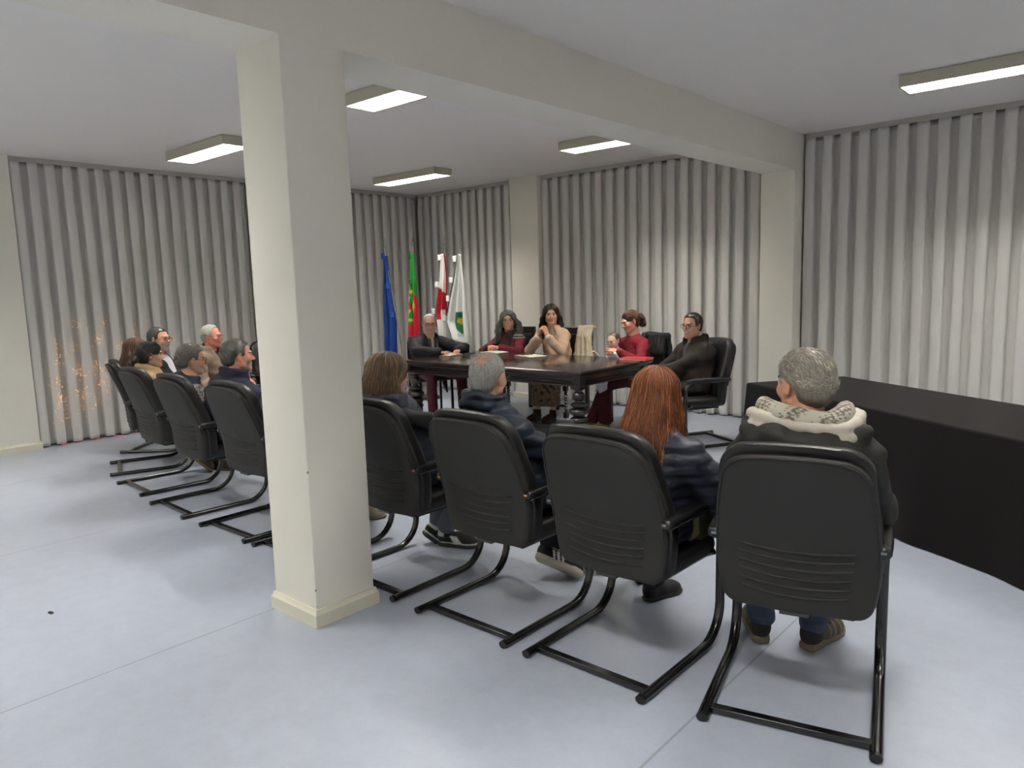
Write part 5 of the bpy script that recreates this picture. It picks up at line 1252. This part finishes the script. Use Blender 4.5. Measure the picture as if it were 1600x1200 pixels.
J = person(dict(label='woman in a dark red sweater with brown hair tied back, holding a baby', seed=23, neckdrop=-.05, pos=(-4.36, 7.04), ang=D(158), head=(-4.42, 7.0, 1.16), hyaw=D(152), hpitch=-.3, hroll=.08, hs=1.03, res=.010,
    fat=1.0, shw=.17, neckr=.046, skin=srgb(228, 176, 150), face=dict(style='bun', hair=srgb(74, 46, 32), hair2=srgb(110, 72, 50), strands=900, thick=.007, hairline=.078, smile=True),
    hr=(-4.64, 6.84, .70), hl=(-4.37, 6.68, .845), ehl=(-.9, -.1, -.7), ehr=(.8, -.2, -.7), handL=dict(dir=(-1, -.15, .05), up=(.1, -1, .4), curl=(.3, .35, .4, .45)), handR=dict(curl=(.6, .6, .6, .6)),
    fl=(-4.62, 6.6, 0), fr=(-4.42, 6.55, 0), top=dict(t=.014, col=srgb(118, 20, 38), wr=.005, name='sweater'), bottom=dict(col=srgb(74, 14, 26), flare=2), shoe=dict(col=srgb(120, 108, 70))))
J = person(dict(name='baby', cat='baby', label='baby in pale blue held on the lap of the woman in red', seed=24, pos=(-4.51, 6.79), ang=D(168), head=(-4.50, 6.78, .96), hyaw=D(176), hpitch=-.2, hs=.78, scale=.46, seat=.66, res=.007, hres=.004,
    fat=1.15, shw=.16, neckr=.04, handsc=.42, skin=srgb(238, 200, 178), face=dict(style='short', hair=srgb(96, 72, 56), strands=250, slen=.02, thick=.003, hairline=.09, w=1.05, nose=.8, browf=.4, brow=srgb(120, 90, 70)),
    hl=(-4.40, 6.64, .83), hr=(-4.66, 6.66, .82), ehl=(-.8, 0, -.5), ehr=(.8, 0, -.5), fl=(-4.46, 6.66, .42), fr=(-4.58, 6.66, .42), khl=(0, 1, -.6), khr=(0, 1, -.6), top=dict(t=.022, col=srgb(196, 206, 212), wr=.003, name='romper', res=.007), bottom=dict(col=srgb(222, 222, 224), t=.02, upto=1.0), shoe=dict(col=srgb(225, 225, 225), L=.1, solecol=srgb(200, 200, 200), sole=.008)))

def brownfront(V, nb):
    c = np.tile(np.array(srgb(70, 72, 74)), (len(V), 1)); c[V[:, 2] > nb[2] - .005] = srgb(226, 222, 216); return c
J = person(dict(label='man with glasses in a dark brown coat, in the armchair at the right table end', seed=25, pos=(-3.43, 6.56), ang=D(150), head=(-3.45, 6.58, 1.15), hyaw=D(170), hpitch=-.03, hroll=-.05, hs=1.04, res=.010,
    fat=1.14, shw=.195, skin=srgb(222, 170, 142), face=dict(style='side', hair=(.03, .024, .02), hair2=(.08, .07, .06), strands=900, slen=.04, thick=.010, flow=(.6, -.6, -.3), hairline=.086, smile=True),
    glasses=dict(r=.002), hl=(-3.72, 6.3, .66), hr=(-3.78, 6.38, .66), ehl=(-1, -.2, -.8), ehr=(1, -.2, -.8), fl=(-3.55, 6.1, 0), fr=(-3.8, 6.15, 0),
    top=dict(t=.034, col=srgb(37, 29, 24), open=.045, wr=.006, collar=(.0, .09, .028), name='coat'), under=dict(cfun=brownfront, name='sweater'), bottom=dict(col=srgb(40, 36, 36)), shoe=dict(col=BLACK)))

# cream coat hung on the corner of the smiling woman's chair; dark coat on the side chair
g = SDF()
for k in range(7):
    x = -5.37 + .03 * k; g.chain([(x, 7.43, 1.055), (x - .004, 7.36, 1.065), (x - .012 - .008 * (k % 2), 7.32 - .014 * (k % 2), .95), (x - .03 + .008 * k, 7.30 - .016 * (k % 2), .72), (x - .05 + .014 * k, 7.31, .52)], [.02, .022, .022, .026, .02], .012)
V, F = g.mesh((-5.6, 7.15, .4), (-4.95, 7.6, 1.15), .008, wrinkle(41, .004)); o = np_obj('coat', [(V, F, np.array(srgb(214, 200, 172)))], M['vc']); tag(o, 'cream coat draped over the corner of the smiling woman\'s wooden chair', 'coat')
g = SDF()
cs, sn = math.cos(D(158)), math.sin(D(158))
for k in range(7):
    lx = -.2 + .06 * k; P_ = lambda ly, z, e=0: (-4.42 + cs * (lx * (1 + e)) - sn * ly, 7.12 + sn * (lx * (1 + e)) + cs * ly, z)
    g.chain([P_(-.19, .8), P_(-.225, .985), P_(-.285, .985), P_(-.30 - .012 * (k % 2), .8, .06), P_(-.31 - .012 * (k % 2), .5, .1)], [.025, .03, .03, .03, .03], .02)
V, F = g.mesh((-4.85, 6.85, .35), (-3.9, 7.6, 1.1), .01, wrinkle(42, .005)); o = np_obj('coat', [(V, F, np.array(srgb(26, 26, 29)))], M['vc']); tag(o, 'dark coat hung on the back of the black side chair behind the woman in red', 'coat')

# olive shoulder bag beside the red-haired woman
t = thing('shoulder_bag', 'olive green shoulder bag with a webbing strap beside the red-haired woman', 'bag', (-1.45, 2.86, .5))
g = SDF(); g.box((0, 0, .07), (.045, .1, .1), .04, .02); V, F = g.mesh((-.1, -.17, -.06), (.1, .17, .22), .008, wrinkle(51, .004)); np_obj('body', [(V, F, np.array(srgb(62, 62, 34)))], M['vc'], t)
MB().tube([(.0, -.09, .16), (.03, -.115, .1), (.035, -.12, .03), (.0, -.125, -.01)], .014, 6, rx=.2, up=(1, 0, 0)).build('strap', solid(srgb(120, 112, 80)), t)
MB().tube([(.0, -.122, -.005), (-.03, -.12, -.03), (-.06, -.11, -.0)], .014, 6, rx=.25, up=(0, 0, 1)).build('strap_end', solid(srgb(205, 184, 158)), t)
MB().tube([(0, -.09, .16), (.006, -.1, .178), (0, -.09, .19), (-.006, -.08, .178), (0, -.09, .16)], .003, 6).build('buckle', M['steel'], t)

g = SDF()
for k in range(4): g.chain([(-4.53 + .035 * k, 6.56, .60), (-4.53 + .035 * k, 6.53 - .01 * (k % 2), .54), (-4.52 + .03 * k, 6.53 - .012 * (k % 2), .42 + .015 * k)], [.016, .017, .014], .012)
V, F = g.mesh((-4.65, 6.4, .35), (-4.35, 6.65, .68), .007, wrinkle(61, .003)); o = np_obj('muslin_cloth', [(V, F, np.array(srgb(232, 232, 234)))], M['vc']); tag(o, 'white muslin cloth over the knee of the woman in red, below the table top', 'cloth')
